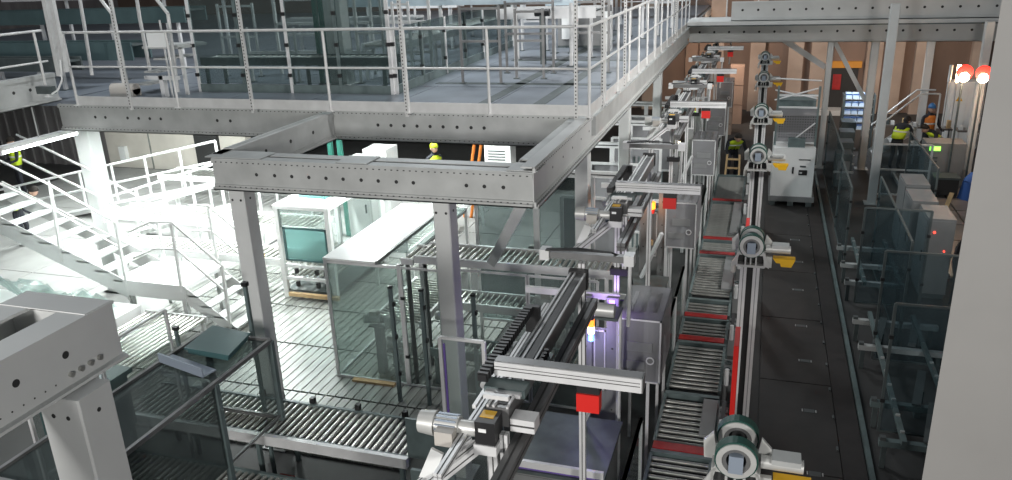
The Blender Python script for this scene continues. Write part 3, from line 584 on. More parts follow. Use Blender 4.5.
# glass booth behind (under the deck, y 11-13)
for k, (x0, x1) in enumerate(((-4.35, -3.35), (-3.3, -2.4))): pane_frame('glass_fence', ['tall glass booth pane behind the diagonal brace', 'tall glass booth pane left of the walkway column'][k], (x0, 11.6), (x1, 11.6), .4, 3.0, 'darkglass', clips=0, base=0, group='tall booth panes', w=.05, mid=True)
for k, (y, l) in enumerate(((12.8, 'first'), (15.2, 'second'), (17.6, 'third'), (20.2, 'fourth'))):
    pane_frame('guard_gate', 'framed grey guard gate under the side walkway, %s from the front' % l, (-3.2, y), (-2.1, y), .9, 2.3, 'mesh', clips=0, base=0, group='guard gates under the walkway', w=.06)
    t = thing('horizontal_girder', 'pale horizontal girder between the gates, %s from the front' % l, 'girder', (-2.6, y+1, 2.4), 'girders under the walkway'); B(-4.5, -1.95, y+1, y+1.08, 2.38, 2.5).build('girder', 'alu', t); B(-4.5, -1.95, y+.99, y+1.0, 2.43, 2.45).build('groove', 'slot', t); B(-3.0, -2.9, y+1, y+1.08, 0, 2.38).build('leg', 'alu', t)
# motors and machinery inside
def gearmotor(label, p, s=1., d=1):
    t = thing('gear_motor', label, 'motor', p, 'gear motors inside the guards'); p = V(p)
    def P(x, z): return p+V((x*s*d, 0, z*s))
    MB().cyl(P(-.22, .12), P(-.16, .12), .085*s, 14).build('fan_cowl', 'motor', t); MB().cyl(P(-.16, .12), P(.05, .12), .075*s, 14).build('body', 'motor', t); MB().cyl(P(.05, .12), P(.16, .12), .055*s, 12).build('flange', 'aludark', t)
    q = P(-.06, .22); MB().cbox(q, .13*s, .1*s, .07*s).build('terminal_box', 'tbox', t); q = P(.2, .1); MB().cbox(q, .13*s, .14*s, .2*s).build('gearbox', 'motor', t); q = P(0, .01); MB().cbox(q, .3*s, .16*s, .03*s).build('foot', 'frame', t)
    q = P(0, 0); MB().box(q.x-.06, q.x+.06, q.y-.06, q.y+.06, 0, q.z).build('stand', 'frame', t)
gearmotor('gear motor low behind the frosted pane', (-5.35, 10.3, .3), 1.1)
gearmotor('gear motor higher behind the frosted pane', (-5.5, 10.05, .85), 1.0)
gearmotor('gear motor behind the second glass pane', (-4.55, 10.6, .75), .9)
gearmotor('gear motor behind the black cable chain', (-2.85, 10.6, 1.15), 1.1)
gearmotor('gear motor in the tall booth', (-3.5, 12.2, 1.3), 1.1)
conveyor('low conveyor running inside the roofed enclosure', -5.9, -5.05, 10.6, 12.4, .7, 'y', .1, frame='alu')
conveyor('low conveyor behind the second glass pane', -4.75, -2.55, 10.85, 11.35, 1.0, 'x', .1, frame='alu')
conveyor('lower transfer bed behind the middle column', -4.6, -2.1, 9.93, 10.36, .62, 'x', .1, frame='greenframe')
# dark posts with panes in front of the enclosure
def dpole(px_, py0, py1, label, y):
    a = at(px_, py0, Y=y); t = thing('guard_post', label, 'post', (a.x, y, 0), 'dark guard posts')
    MB().box(a.x-.025, a.x+.025, y-.025, y+.025, 0, a.z).build('post', 'greenframe', t); B(a.x-.03, a.x+.03, y-.03, y+.03, a.z, a.z+.03).build('cap', 'black', t); B(a.x-.06, a.x+.06, y-.06, y+.06, 0, .012).build('foot', 'frame', t); w = MB()
    for z in (.5, 1.1, a.z-.25): w.cbox((a.x+.035, y, z), .03, .05, .06)
    w.build('clip', 'black', t); return a
p1 = dpole(390, 288, 400, 'dark guard post in front of the frosted pane', 9.3)
p2 = dpole(421, 291, 400, 'dark guard post left of the middle column', 9.3)
p3 = dpole(473, 296, 400, 'dark guard post right of the middle column', 9.3)
pane_frame('violet_screen', 'aluminium frame with violet edge strip near the gear motor', (at(440, 337, Y=7.0).x, 7.0), (-2.62, 7.0), .06, 2.42, 'glass', 'alu', w=.04); B(at(440, 337, Y=7.0).x+.03, at(440, 337, Y=7.0).x+.05, 6.99, 7.01, .9, 2.35).build('violet_tint', 'purple', bpy.data.objects['violet_screen'])  # violet strip laid along the left post
# ================================================================= FRONT LEFT CONVEYORS
c1 = conveyor('wide roller conveyor in front of the plank floor', -7.6, -3.55, 6.88, 7.62, .9, 'x', .088, r=.029, fh=.1)
for x in (-6.9, -6.0, -5.25, -4.6, -3.95): B(x-.03, x+.03, 7.62, 7.68, .84, .99).build('stop_clip', 'black', c1)
B(-7.55, -3.6, 6.92, 7.58, .76, .79).build('gap_shade', 'black', c1); B(-7.6, -3.55, 6.80, 6.86, .80, .93).build('guide_rail', 'alu', c1)  # gap shade under the wide rollers put in as a black sheet
c2 = conveyor('lower roller conveyor at the bottom edge', -7.2, -3.3, 5.95, 6.6, .55, 'x', .088, r=.029, fh=.1)
B(-7.15, -3.35, 5.99, 6.56, .41, .44).build('gap_shade', 'black', c2)  # same black sheet added as shade between the lower rollers
for x in (-5.9, -5.2, -4.4): B(x-.05, x+.05, 5.88, 5.94, .4, .75).build('motor_bracket', 'black', c2)
B(-5.2, -5.0, 6.64, 6.72, .3, .5).build('sensor_block', 'darkred', c2)
t = thing('switch_panel', 'dark teal switch panel with green pilot light below the motor', 'panel', (-3.4, 6.3, 0)); B(-3.25, -2.75, 6.3, 6.34, .1, 1.2).build('plate', 'greenframe', t); B(-3.5, -2.9, 6.76, 6.79, 1.0, 1.5).build('back_plate', 'greenframe', t)
MB().cyl((-3.12, 6.3, 1.02), (-3.12, 6.285, 1.02), .02, 8).build('green_pilot', 'greenglow', t); MB().cyl((-3.12, 6.3, 1.10), (-3.12, 6.285, 1.10), .014, 8).build('red_pilot', 'redglow', t); B(-3.2, -2.8, 6.34, 6.8, 0, .1).build('foot', 'frame', t); B(-3.15, -3.05, 6.72, 6.76, .1, 1.1).build('foot', 'frame', t)
t = thing('cable_carrier', 'black cable carrier with yellow clamp at the bottom edge', 'cable carrier', (-5.2, 5.2, .6)); 
for k in range(16): B(-5.75+k*.13, -5.65+k*.13, 5.15, 5.3, .75, .82).build('link', 'black', t)
B(-6.0, -5.75, 5.1, 5.35, .72, .88).build('end_clamp', 'aludark', t); B(-6.2, -6.02, 5.15, 5.3, .72, .8).build('yellow_clamp', 'yellow', t); B(-5.75, -3.6, 5.2, 5.32, .6, .74).build('trough', 'frame', t); B(-4.8, -4.7, 5.2, 5.3, 0, .6).build('stand', 'frame', t)
# smoked glass hood
hd = thing('guard_hood', 'smoked glass guard hood on dark posts over the left conveyor', 'hood', (-5.9, 5.8, 0))
HX0, HX1, HY0, HY1, HZ = -6.36, -5.42, 4.2, 7.2, 2.0
B(HX0, HX1, HY0, HY1, HZ-.01, HZ).build('top_pane', 'hoodglass', hd); B(HX1-.005, HX1+.005, HY0, 6.2, .95, HZ).build('side_pane', 'hoodglass', hd)
for x in (HX0, HX1): B(x-.02, x+.02, HY0, HY1, HZ-.02, HZ+.03).build('top_rail', 'aludark', hd)
for y in (HY0, HY1): B(HX0, HX1, y-.02, y+.02, HZ-.02, HZ+.03).build('cross_rail', 'aludark', hd)
for x, y, zb in ((HX1, 6.15, .56), (HX1, 7.2, .91), (HX0, 7.2, .91), (HX1, 4.6, 0), (HX0, 4.6, 0)): B(x-.03, x+.03, y-.03, y+.03, zb, HZ).build('post', 'greenframe', hd)
B(HX1-.015, HX1+.015, 6.15, 7.2, .97, 1.0).build('low_rail', 'aludark', hd); B(HX0, HX1, 7.18, 7.22, .92, .97).build('low_rail', 'aludark', hd); B(HX0, HX1, 7.195, 7.2, .97, HZ).build('end_pane', 'glass', hd)
tr = thing('teal_bin', 'teal plastic bin lid on top of the smoked hood', 'bin', (-6.1, 7.1, HZ)); MB().prism([(-6.15, 6.64, HZ+.031), (-5.57, 6.6, HZ+.031), (-5.67, 7.12, HZ+.031), (-6.21, 7.2, HZ+.031)], (0, 0, .06)).build('tub', 'teal', tr); MB().prism([(-6.18, 6.62, HZ+.091), (-5.54, 6.58, HZ+.091), (-5.64, 7.14, HZ+.091), (-6.24, 7.22, HZ+.091)], (0, 0, .02)).build('lid', 'teal', tr)
tr = thing('angle_bracket', 'blue-grey angle plate lying on the smoked hood', 'bracket', (-6.2, 6.5, HZ+.03)); MB().bar((-6.34, 6.39, HZ+.085), (-5.6, 6.2, HZ+.085), .02, .11).build('upright', 'bracket', tr); MB().bar((-6.32, 6.48, HZ+.038), (-5.58, 6.29, HZ+.038), .16, .015).build('flat', 'bracket', tr)
pane_frame('glass_fence', 'clear glass fence behind the smoked hood', (-7.0, 6.2), (-7.0, 7.3), 1.5, 2.2, 'glass', 'alu', base=0, group='left glass fences')
pane_frame('glass_fence', 'clear glass fence end panel with aluminium posts by near column', (-7.0, 5.2), (-7.0, 6.1), 1.2, 2.2, 'glass', 'alu', base=0, group='left glass fences')
tr = thing('teal_bin', 'rounded teal bin behind the clear glass fence', 'bin', (-7.6, 6.7, 0)); B(-7.9, -7.2, 6.0, 6.7, .9, 1.6).build('tub', 'teal', tr); B(-7.95, -7.15, 5.95, 6.75, 1.6, 1.66).build('rim', 'teal', tr); B(-7.85, -7.25, 6.1, 6.6, 0, .9).build('stand', 'frame', tr)
for k, (px_, py0) in enumerate(((245, 286), (176, 330))):
    a = at(px_, py0, Y=7.25 if k == 0 else 7.4); t = thing('sensor_post', ['slim dark sensor post at the foot of the left column', 'short dark sensor post beside the teal bin'][k], 'post', (a.x, a.y, HZ)); B(a.x-.02, a.x+.02, a.y-.02, a.y+.02, 0 if k == 0 else 0, a.z).build('post', 'greenframe', t); B(a.x-.035, a.x+.035, a.y-.03, a.y+.03, a.z, a.z+.05).build('sensor_head', 'black', t)
# ================================================================= STAIRS ON THE LEFT
sy0, sy1 = 10.6, 11.6
def P(px_, py_, y=sy0): return at(px_, py_, Y=y)
st = thing('access_stair', 'white metal stair descending right to a landing at far left', 'stair', (-12.5, sy0, 0))
for y in (sy0, sy1): MB().prism([(-14.6, y, 1.95), (-14.6, y, 2.35), (-10.95, y, .92), (-10.95, y, .55)], (0, .015, 0)).build('stringer', 'column', st)
for k in range(9): x = -14.4+k*.4; z = 2.15-k*.157; B(x, x+.3, sy0, sy1, z-.03, z).build('tread', 'grey', st)
ld = thing('stair_landing', 'brightly lit white landing between the two stairs', 'landing', (-10.3, 11, 0)); B(-10.98, -9.62, sy0, sy1+.1, .82, .9).build('plate', 'white', ld); B(-10.98, -9.62, sy0-.02, sy0, .62, .92).build('edge', 'column', ld)
for x in (-10.9, -9.7):
    for y in (sy0+.05, sy1): B(x-.04, x+.04, y-.04, y+.04, 0, .82).build('leg', 'column', ld)
s2 = thing('access_stair', 'short lower stair with railing beside the left column', 'stair', (-9.2, sy0, 0))
for y in (sy0, sy1): MB().prism([(-9.62, y, .55), (-9.62, y, .9), (-8.65, y, .2), (-8.65, y, -.0)], (0, .015, 0)).build('stringer', 'column', s2)
for k in range(4): x = -9.58+k*.24; z = .74-k*.18; B(x, x+.22, sy0, sy1, z-.03, z).build('tread', 'grey', s2)
def tubes(label, runs, posts, name='stair_railing', r=.022, m='rail'):
    t = thing(name, label, 'railing', runs[0][0], 'stair railings')
    for i, q in enumerate(runs): MB().path(q, r, 8).build('top_rail' if i == 0 else 'mid_rail', m, t)
    for a, b in posts: MB().bar(a, b, .045, .045, (0, 1, 0)).build('post', m, t)
    return t
dz = V((0, 0, -.5))
up = [P(-30, 146), P(50, 185), P(115, 222)]
tubes('near side handrail of the upper stair', [up, [p+dz for p in up]], [(P(50, 185), P(62, 262)), (P(115, 222), P(130, 300))])
lo = [P(128, 232), P(150, 222), P(171, 222), P(222, 266)]
tubes('near side handrail of the lower stair and landing', [lo, [p+dz for p in lo]], [(P(171, 222), P(182, 292)), (P(222, 266), P(231, 330))])
of = V((.0, 1.0, 0)); up2 = [p+of for p in up]; lo2 = [p+of for p in lo]
tubes('far side handrail of the upper stair', [up2, [p+dz for p in up2]], [(p, p-V((0, 0, 1.05))) for p in up2[1:]])
tubes('far side handrail of the lower stair', [lo2[1:], [p+dz for p in lo2[1:]]], [(p, p-V((0, 0, 1.05))) for p in lo2[2:]])
# ramp rails further back
for k, (a, b) in enumerate((((-10, 192), (215, 141)), ((110, 197), (218, 163)))):
    y = 16-k*1.2; A = at(*a, Y=y); Bq = at(*b, Y=y); d = Bq-A
    tubes('white ramp railing far back under the mezzanine, %s of two' % ('rear', 'front')[k], [[A, Bq], [A-V((0, 0, .5)), Bq-V((0, 0, .5))]], [(A+d*s, A+d*s-V((0, 0, 1.02))) for s in ([i/7 for i in range(8)] if k == 0 else [i/4 for i in range(5)])], 'ramp_railing', .03, 'white')
    t = thing('ramp', 'white ramp walkway under the ramp railing, %s of two' % ('rear', 'front')[k], 'ramp', (A+Bq)/2, 'white ramps'); MB().bar(A-V((0, -.15, 1.1)), Bq-V((0, -.15, 1.1)), .5, .1).build('deck', 'grey', t)
    for s in (.2, .8): q = A+d*s; MB().box(q.x-.04, q.x+.04, q.y+.11, q.y+.19, min(0, q.z-1.2)-.0, q.z-1.1).build('leg', 'white', t)
# bright conveyors left/back
conveyor('bright roller conveyor behind the landing, upper row', -14.5, -8.9, 13.9, 14.7, .95, 'x', .14, r=.035, frame='white', fh=.14)
conveyor('bright roller conveyor behind the landing, lower row', -13.5, -8.8, 12.55, 13.2, .75, 'x', .14, r=.035, frame='white', fh=.14)
conveyor('bright roller conveyor in the far bay behind the ramps', -16.0, -9.5, 17.4, 18.2, .9, 'x', .16, r=.04, frame='white', fh=.14)
conveyor('bright conveyor running back beside the window machine', -7.2, -6.4, 13.2, 17.6, .9, 'y', .14, r=.035, frame='white', fh=.14)
# roller apron below the stair foot
conveyor('sloping roller apron beside the stair foot', -10.3, -9.0, 8.3, 10.3, .5, 'x', .1, r=.03, frame='grey', fh=.1)
t = thing('white_crate', 'crumpled white sheet covered crate behind the big near beam', 'crate', (-11, 8.5, 0)); B(-11.5, -10.6, 8.0, 9.1, 0, .75).build('body', 'white', t); B(-11.55, -10.55, 7.95, 9.15, .75, .8).build('lid', 'white', t)
t = thing('plastic_sheet', 'crumpled translucent plastic sheet under the upper stair', 'sheet', (-12.6, 9.8, .7))
w = MB(); nx, ny = 26, 10; vs = []
for j in range(ny+1):
    for i in range(nx+1): vs.append((-15+4.6*i/nx, 9.2+1.1*j/ny, .95+.3*math.sin(i*.9+j)*.35+.25*random.random()-.06*j+(nx-i)*.02))
w.add(vs, [(j*(nx+1)+i, j*(nx+1)+i+1, (j+1)*(nx+1)+i+1, (j+1)*(nx+1)+i) for j in range(ny) for i in range(nx)]); w.build('sheet', 'frost', t)
B(-15, -10.4, 9.3, 10.3, 0, .6).build('pallet_stack', 'white', t)
# ================================================================= WINDOW MACHINE
wm = thing('window_machine', 'white framed machine with teal window and rollers below', 'machine', (-8.1, 13, 0)); X0, X1, Y0, Y1 = -8.75, -7.65, 12.4, 14.6
for x in (X0, X1):
    for y in (Y0, Y1): B(x-.045, x+.045, y-.045, y+.045, 0, 1.92).build('post', 'white', wm)
B(X0-.05, X1+.05, Y0-.05, Y1, 1.88, 1.95).build('roof', 'white', wm); B(X0, X1, Y0-.02, Y0+.02, 1.5, 1.88).build('header', 'frost', wm)
p = B(X0+.12, X1-.06, Y0-.03, Y0-.01, .85, 1.5).build('window', 'tealpane', wm); w = MB()
for a in ((X0+.1, X1-.04, .83, .87), (X0+.1, X1-.04, 1.48, 1.52), (X0+.1, X0+.14, .83, 1.52), (X1-.08, X1-.04, .83, 1.52)): w.box(a[0], a[1], Y0-.045, Y0-.02, a[2], a[3])
w.build('window_frame', 'teal', p); B(X1-.01, X1+.01, Y0, Y1, .85, 1.85).build('side_window', 'glass', wm)
for z in (.42, .68): B(X0, X1, Y0-.03, Y0+.03, z, z+.06).build('cross_rail', 'alu', wm)
for z in (.5, .78):
    for i in range(8): MB().cyl((X0+.15+i*.12, Y0+.05, z), (X0+.15+i*.12, Y0+1.2, z), .03, 8).build('roller', 'roller', wm)
B(X0+.1, X1+.1, Y0-.12, Y0-.04, .1, .17).build('timber_bar', 'wood', wm); B(X0, X1, Y0, Y1, .16, .2).build('bed', 'frame', wm)
w = MB()
for x in (X0+.3, X0+.75, X1-.15):
    for z in (.35, .62): w.cbox((x, Y0-.04, z), .06, .06, .1)
w.build('bracket', 'black', wm)
for x in (X0+.2, X1-.2): MB().path([(x, Y0+.6, 1.95), (x, Y0+.6, 2.08), (x+.3, Y0+.6, 2.08), (x+.3, Y0+.6, 1.95)], .02, 6).build('roof_handle', 'alu', wm)
B(X0+.2, X1-.3, Y0+.5, Y1-.3, 1.95, 2.0).build('roof_pane', 'tealpane', wm)
t = thing('side_post', 'dark side post with yellow cap left of window machine', 'post', (-9.1, 12.2, 0)); B(-9.15, -9.05, 12.1, 12.2, 0, .9).build('post', 'frame', t); B(-9.17, -9.03, 12.08, 12.22, .9, 1.0).build('cap', 'yellow', t)
# things seen through the open bay
for k, px_ in enumerate((352, 372)): 
    a = at(px_, 150, Y=15+k); t = thing('white_locker', ['tall white cabinet seen through the open bay, left one', 'tall white cabinet seen through the open bay, right one'][k], 'cabinet', (a.x, a.y, 0)); B(a.x-.25, a.x+.35, a.y, a.y+.6, 0, 2.2).build('body', 'white', t); B(a.x-.2, a.x+.3, a.y-.02, a.y, .1, 2.1).build('door', 'white', t); B(a.x+.2, a.x+.23, a.y-.04, a.y-.02, 1, 1.2).build('handle', 'frame', t)
a = at(498, 150, Y=20); t = thing('control_unit', 'white boxy unit with vents seen through the open bay', 'unit', (a.x, a.y, 0)); B(a.x-.4, a.x+.35, a.y, a.y+.5, 0, a.z+.12).build('body', 'white', t)
for k in range(4): B(a.x-.3, a.x+.2, a.y-.01, a.y, a.z-.05-.08*k, a.z-.02-.08*k).build('vent', 'frame', t)
a = at(470, 150, Y=18); t = thing('orange_rails', 'pair of orange tubes leaning behind the open bay', 'tubes', (a.x, a.y, 0)); 
for k in (0, .18): MB().cyl((a.x+k-.25, a.y, 0), (a.x+k+.1, a.y+.1, a.z+.2), .04, 8).build('tube', 'orangevest', t)
for k, x in enumerate((-9.6, -9.35)): 
    t = thing('green_upright', 'green upright left inside the open bay, %s' % ('first', 'second')[k], 'post', (x, 16, 0), 'green uprights'); B(x-.05, x+.05, 16, 16.1, 0, 3).build('post', 'greenpost', t); B(x-.1, x+.1, 15.95, 16.15, 0, .02).build('foot', 'frame', t)
# ================================================================= FLUORESCENT BATTENS
def batten(label, x, y, L=1.35, z=3.58):
    t = thing('fluorescent_batten', label, 'lamp', (x, y, z), 'fluorescent battens under the mezzanine'); B(x-.07, x+.07, y-L/2, y+L/2, z, z+.07).build('housing', 'white', t)
    MB().cyl((x, y-L/2+.03, z-.03), (x, y+L/2-.03, z-.03), .035, 10).build('tube', 'tube', t); B(x-.05, x+.05, y-L/2, y-L/2+.03, z-.07, z).build('end_cap', 'white', t); B(x-.05, x+.05, y+L/2-.03, y+L/2, z-.07, z).build('end_cap', 'white', t); MB().cyl((x, y, z+.07), (x, y, 4.19 if y < 10.5 else (4.06 if x < -11.6 else 4.145)), .012, 6).build('hanger', 'steel', t)
batten('glowing fluorescent batten below the far left deck corner', -11.73, 10.2, 1.6)
for i, (x, y) in enumerate(((-9.3, 12.6), (-13.5, 13.5), (-11.3, 16.0), (-7.2, 13.2), (-16.5, 16.5), (-8.5, 18.5), (-5.0, 14.5))):
    batten('fluorescent batten hidden under the deck, %s from the stair' % ORD[i], x, y)
# ================================================================= ON THE DECK
def deckfence(label, p0, p1, n, z1=6.6, pm='darkglass'):
    t = thing('deck_guard', label, 'guard fence', (p0[0], p0[1], 4.2), 'smoked guards on the deck'); a = V((p0[0], p0[1], 0)); d = V((p1[0], p1[1], 0))-a
    for i in range(n+1):
        q = a+d*(i/n); MB().box(q.x-.025, q.x+.025, q.y-.025, q.y+.025, 4.2, z1).build('post', 'greenframe' if i % 2 else 'alu', t); w = MB()
        for z in (4.5, 5.0, 5.5, 6.0):
            if z > z1: break
            w.cbox((q.x, q.y-.03, z), .06, .04, .06)
        w.build('clip', 'black', t)
        if i < n: r = a+d*((i+1)/n); MB().bar(q+V((0, 0, (4.35+z1)/2)), r+V((0, 0, (4.35+z1)/2)), .008, z1-4.35).build('pane', pm, t)
    MB().bar(a+V((0, 0, 4.27)), a+d+V((0, 0, 4.27)), .04, .14).build('kick_board', 'greenframe', t)
    return t
deckfence('smoked guard fence across the deck behind the front railing', (-9.5, 11.75), (-5.75, 11.75), 4)
deckfence('smoked guard fence receding along the deck', (-5.7, 11.8), (-5.95, 19.0), 6, 5.25)
conveyor('deck conveyor behind the smoked guard fence', -9.6, -5.9, 12.0, 12.5, 4.75, 'x', .12, frame='greenframe', z0=4.2, group='deck conveyors')
conveyor('deck conveyor running back behind the receding guard', -7.0, -6.3, 13.2, 20, 4.85, 'y', .16, frame='alu', z0=4.2, group='deck conveyors')
for k, x in enumerate((-7.62, -7.5)):
    t = thing('green_upright', 'green upright on the deck beside the pale column, %s' % ('left', 'right')[k], 'post', (x, 12.6, 4.2), 'green deck uprights'); B(x-.035, x+.035, 12.7, 12.77, 4.2, 8).build('post', 'greenpost', t); B(x-.05, x+.05, 12.68, 12.79, 4.2, 4.22).build('foot', 'frame', t)
def trough(label, x0, x1, y0, y1, z, m, legs, h=.16):
    t = thing('overhead_conveyor', label, 'conveyor', ((x0+x1)/2, (y0+y1)/2, 4.2), 'overhead conveyors on the deck')
    B(x0, x1, y0, y1, z-.03, z).build('bed', 'frame', t)
    for y in (y0, y1): B(x0, x1, y-.02, y+.02, z-h, z+.05).build('side_trough', m, t)
    if x1-x0 < y1-y0:
        for x in (x0, x1): B(x-.02, x+.02, y0, y1, z-h, z+.05).build('side_trough', m, t)
    for x, y in legs: MB().box(x-.03, x+.03, y-.03, y+.03, 4.2, z-.03).build('leg', 'alu', t); B(x-.08, x+.08, y-.08, y+.08, 4.2, 4.215).build('foot', 'frame', t)
    return t
trough('pale blue overhead conveyor crossing above the open deck', -8.6, -3.4, 14.8, 15.4, 5.58, 'bluewhite', [(-8.0, 14.9), (-6.12, 14.9), (-4.6, 14.9), (-3.6, 15.3)])
trough('round-edged overhead conveyor below the pale blue one', -5.4, -3.3, 16.2, 16.8, 5.2, 'alu', [(-5.0, 16.3), (-4.2, 16.3), (-3.5, 16.7)])
trough('overhead conveyor running back along the deck', -4.6, -4.0, 17.2, 25, 5.4, 'bluewhite', [(-4.5, 17.5), (-4.1, 17.5), (-4.5, 20), (-4.1, 20), (-4.5, 23), (-4.1, 23)])
trough('higher overhead conveyor in the deck background', -9, -2.6, 20, 20.7, 5.9, 'alu', [(-8, 20.1), (-6, 20.1), (-3.7, 20.1), (-3, 20.6)])
trough('far overhead conveyor at the rear of the deck', -9, -2.6, 27, 27.7, 5.6, 'bluewhite', [(-8, 27.1), (-5, 27.1), (-3, 27.6)])
trough('teal conveyor at the upper left corner', -19, -11.9, 14.6, 15.3, 5.45, 'tealrail', [(-18, 14.7), (-16, 14.7), (-14, 14.7), (-12.2, 14.7)], .26)
trough('second teal conveyor behind the left corner upright', -19, -11.9, 12.9, 13.4, 4.9, 'tealrail', [(-17, 13), (-14.5, 13), (-12.3, 13)], .3)
t = thing('deck_machine', 'grey boxed machine on the deck below the overhead conveyors', 'machine', (-3.9, 19, 4.2)); B(-4.7, -3.6, 18.6, 19.6, 4.25, 5.1).build('body', 'panelgrey', t); B(-4.6, -4.2, 18.58, 18.6, 4.4, 4.95).build('door', 'white', t); B(-4.7, -3.6, 18.6, 19.6, 4.2, 4.25).build('plinth', 'frame', t); MB().cyl((-3.4, 17.9, 4.2), (-3.4, 17.9, 5.05), .13, 16).build('white_drum', 'white', t)
t = thing('dark_drum', 'dark hanging drive drum under the overhead conveyor', 'drum', (-4.2, 15.6, 5.1)); MB().cyl((-4.4, 15.6, 5.2), (-4.1, 15.6, 5.2), .07, 12).build('drum', 'black', t); B(-4.3, -4.2, 15.55, 15.65, 4.2, 5.2).build('stand', 'frame', t)
# access frames and sign left on the deck
t = thing('deck_stair', 'metal crossover stair with slanted handrails on the left deck', 'stair', (-9.9, 11.6, 4.2))
for yy in (11.3, 12.1):
    for a, b, c in (((92, 0), (112, 14), (126, 96)), ((78, 0), (85, 30), (92, 75)), ((148, 0), (168, 14), (178, 92)), ((135, 0), (140, 20), (150, 70))):
        q = [at(a[0], a[1]-12, Y=yy), at(*b, Y=yy), at(*c, Y=yy)]; q[2].z = max(q[2].z, 4.2); MB().path(q, .03, 8).build('handrail', 'rail', t)
for k in range(4): z = 4.35+k*.22; B(-10.6+k*.25, -10.3+k*.25, 11.4, 12.1, z, z+.03).build('tread', 'steel', t)
B(-10.3, -9.5, 11.4, 12.1, 4.98, 5.02).build('platform', 'steel', t)
for x in (-9.55,): B(x, x+.05, 11.4, 11.45, 4.2, 5).build('leg', 'rail', t)
t = thing('blank_sign', 'blank white rectangular sign on the deck stair', 'sign', at(157, 39, Y=11.0)); c = at(156, 39, Y=11.0); MB().cbox(c, .36, .015, .27).build('plate', 'white', t); MB().bar(V((c.x+.12, c.y+.02, 4.2)), c+V((.12, .02, .3)), .025, .02, (0, 1, 0)).build('stake', 'rail', t)
t = thing('pale_cover', 'pale rounded machine cover on the left deck', 'machine cover', (-10.4, 10.9, 4.2)); w = MB(); w.cyl((-10.9, 11.2, 4.32), (-10.4, 11.2, 4.32), .1, 16); w.build('shell', 'tbox', t); B(-10.9, -10.4, 11.1, 11.3, 4.2, 4.32).build('base', 'tbox', t); B(-10.1, -9.4, 11.1, 11.16, 4.5, 4.56).build('bar', 'alu', t); B(-9.8, -9.72, 11.1, 11.2, 4.2, 4.56).build('prop', 'alu', t)
def trestle(label, x, y, w, h, m='alu', ax='x'):
    t = thing('support_trestle', label, 'trestle', (x, y, 4.2), 'trestles on the deck')
    d = V((w, 0, 0)) if ax == 'x' else V((0, w, 0)); p = V((x, y, 0))
    for q in (p, p+d): MB().box(q.x-.02, q.x+.02, q.y-.02, q.y+.02, 4.2, 4.2+h).build('leg', m, t); B(q.x-.05, q.x+.05, q.y-.05, q.y+.05, 4.2, 4.215).build('foot', 'frame', t)
    for z in (h-.05, h*.55): MB().bar(p+V((0, 0, 4.2+z)), p+d+V((0, 0, 4.2+z)), .03, .04).build('crossbar', m, t)
for k, (x, y, w_, h_, m_) in enumerate(((-5.0, 13.0, .7, 1.3, 'aludark'), (-4.2, 13.6, .5, 1.2, 'aludark'), (-4.6, 14.3, .9, 1.3, 'aludark'), (-3.3, 14.4, .6, 1.3, 'aludark'), (-5.4, 18.0, .6, 1.2, 'alu'), (-3.4, 21.3, .7, 1.3, 'rail'), (-3.3, 23.4, .7, 1.3, 'alu'))):
    trestle('deck trestle under the overhead conveyors, %s' % ORD[k], x, y, w_, h_, m_)
for k, (x, y, w_, h_, m_) in enumerate(((-9.2, 12.9, 1.0, 1.0, 'rail'), (-8.7, 13.4, .9, 1.5, 'alu'), (-6.9, 12.85, .5, 1.6, 'rail'), (-6.2, 12.9, .3, 1.4, 'alu'), (-10.3, 13.6, .8, 1.4, 'rail'), (-8.9, 17.2, 1.2, 1.6, 'rail'), (-7.9, 21.5, 1.2, 1.6, 'alu'))):
    trestle('pale trestle behind the smoked deck guard, %s' % ORD[k], x, y, w_, h_, m_)
trough('narrow pale conveyor on trestles behind the smoked guard', -10.4, -7.1, 15.9, 16.3, 5.1, 'rail', [(-10, 16), (-8.4, 16), (-7.3, 16)], .1)
trough('short steel conveyor behind the receding guard', -8.9, -7.1, 18.3, 18.8, 5.3, 'alu', [(-8.6, 18.4), (-7.3, 18.4)], .12)
trough('dark cable trough on posts at the upper left', -18, -12.2, 11.6, 11.9, 4.75, 'frame', [(-16, 11.7), (-14, 11.7), (-12.5, 11.7)], .2)
trough('thin pale conveyor edge above the teal ones', -19, -11.9, 16.4, 16.9, 5.75, 'rail', [(-17, 16.5), (-14, 16.5), (-12.3, 16.5)], .1)
# wire cages deep in deck
for k in range(3):
    x = -9.3+k*1.2; t = thing('tubular_rack', 'pale tubular frame behind the smoked guard, %s from left' % ('first', 'second', 'third')[k], 'rack', (x, 14, 4.2), 'tubular deck frames')
    for dx in (0, .9): B(x+dx-.025, x+dx+.025, 14, 14.05, 4.2, 5.7).build('upright', 'rail', t)
    for z in (4.6, 5.15, 5.65): B(x, x+.9, 14, 14.05, z, z+.05).build('crossbar', 'rail', t)
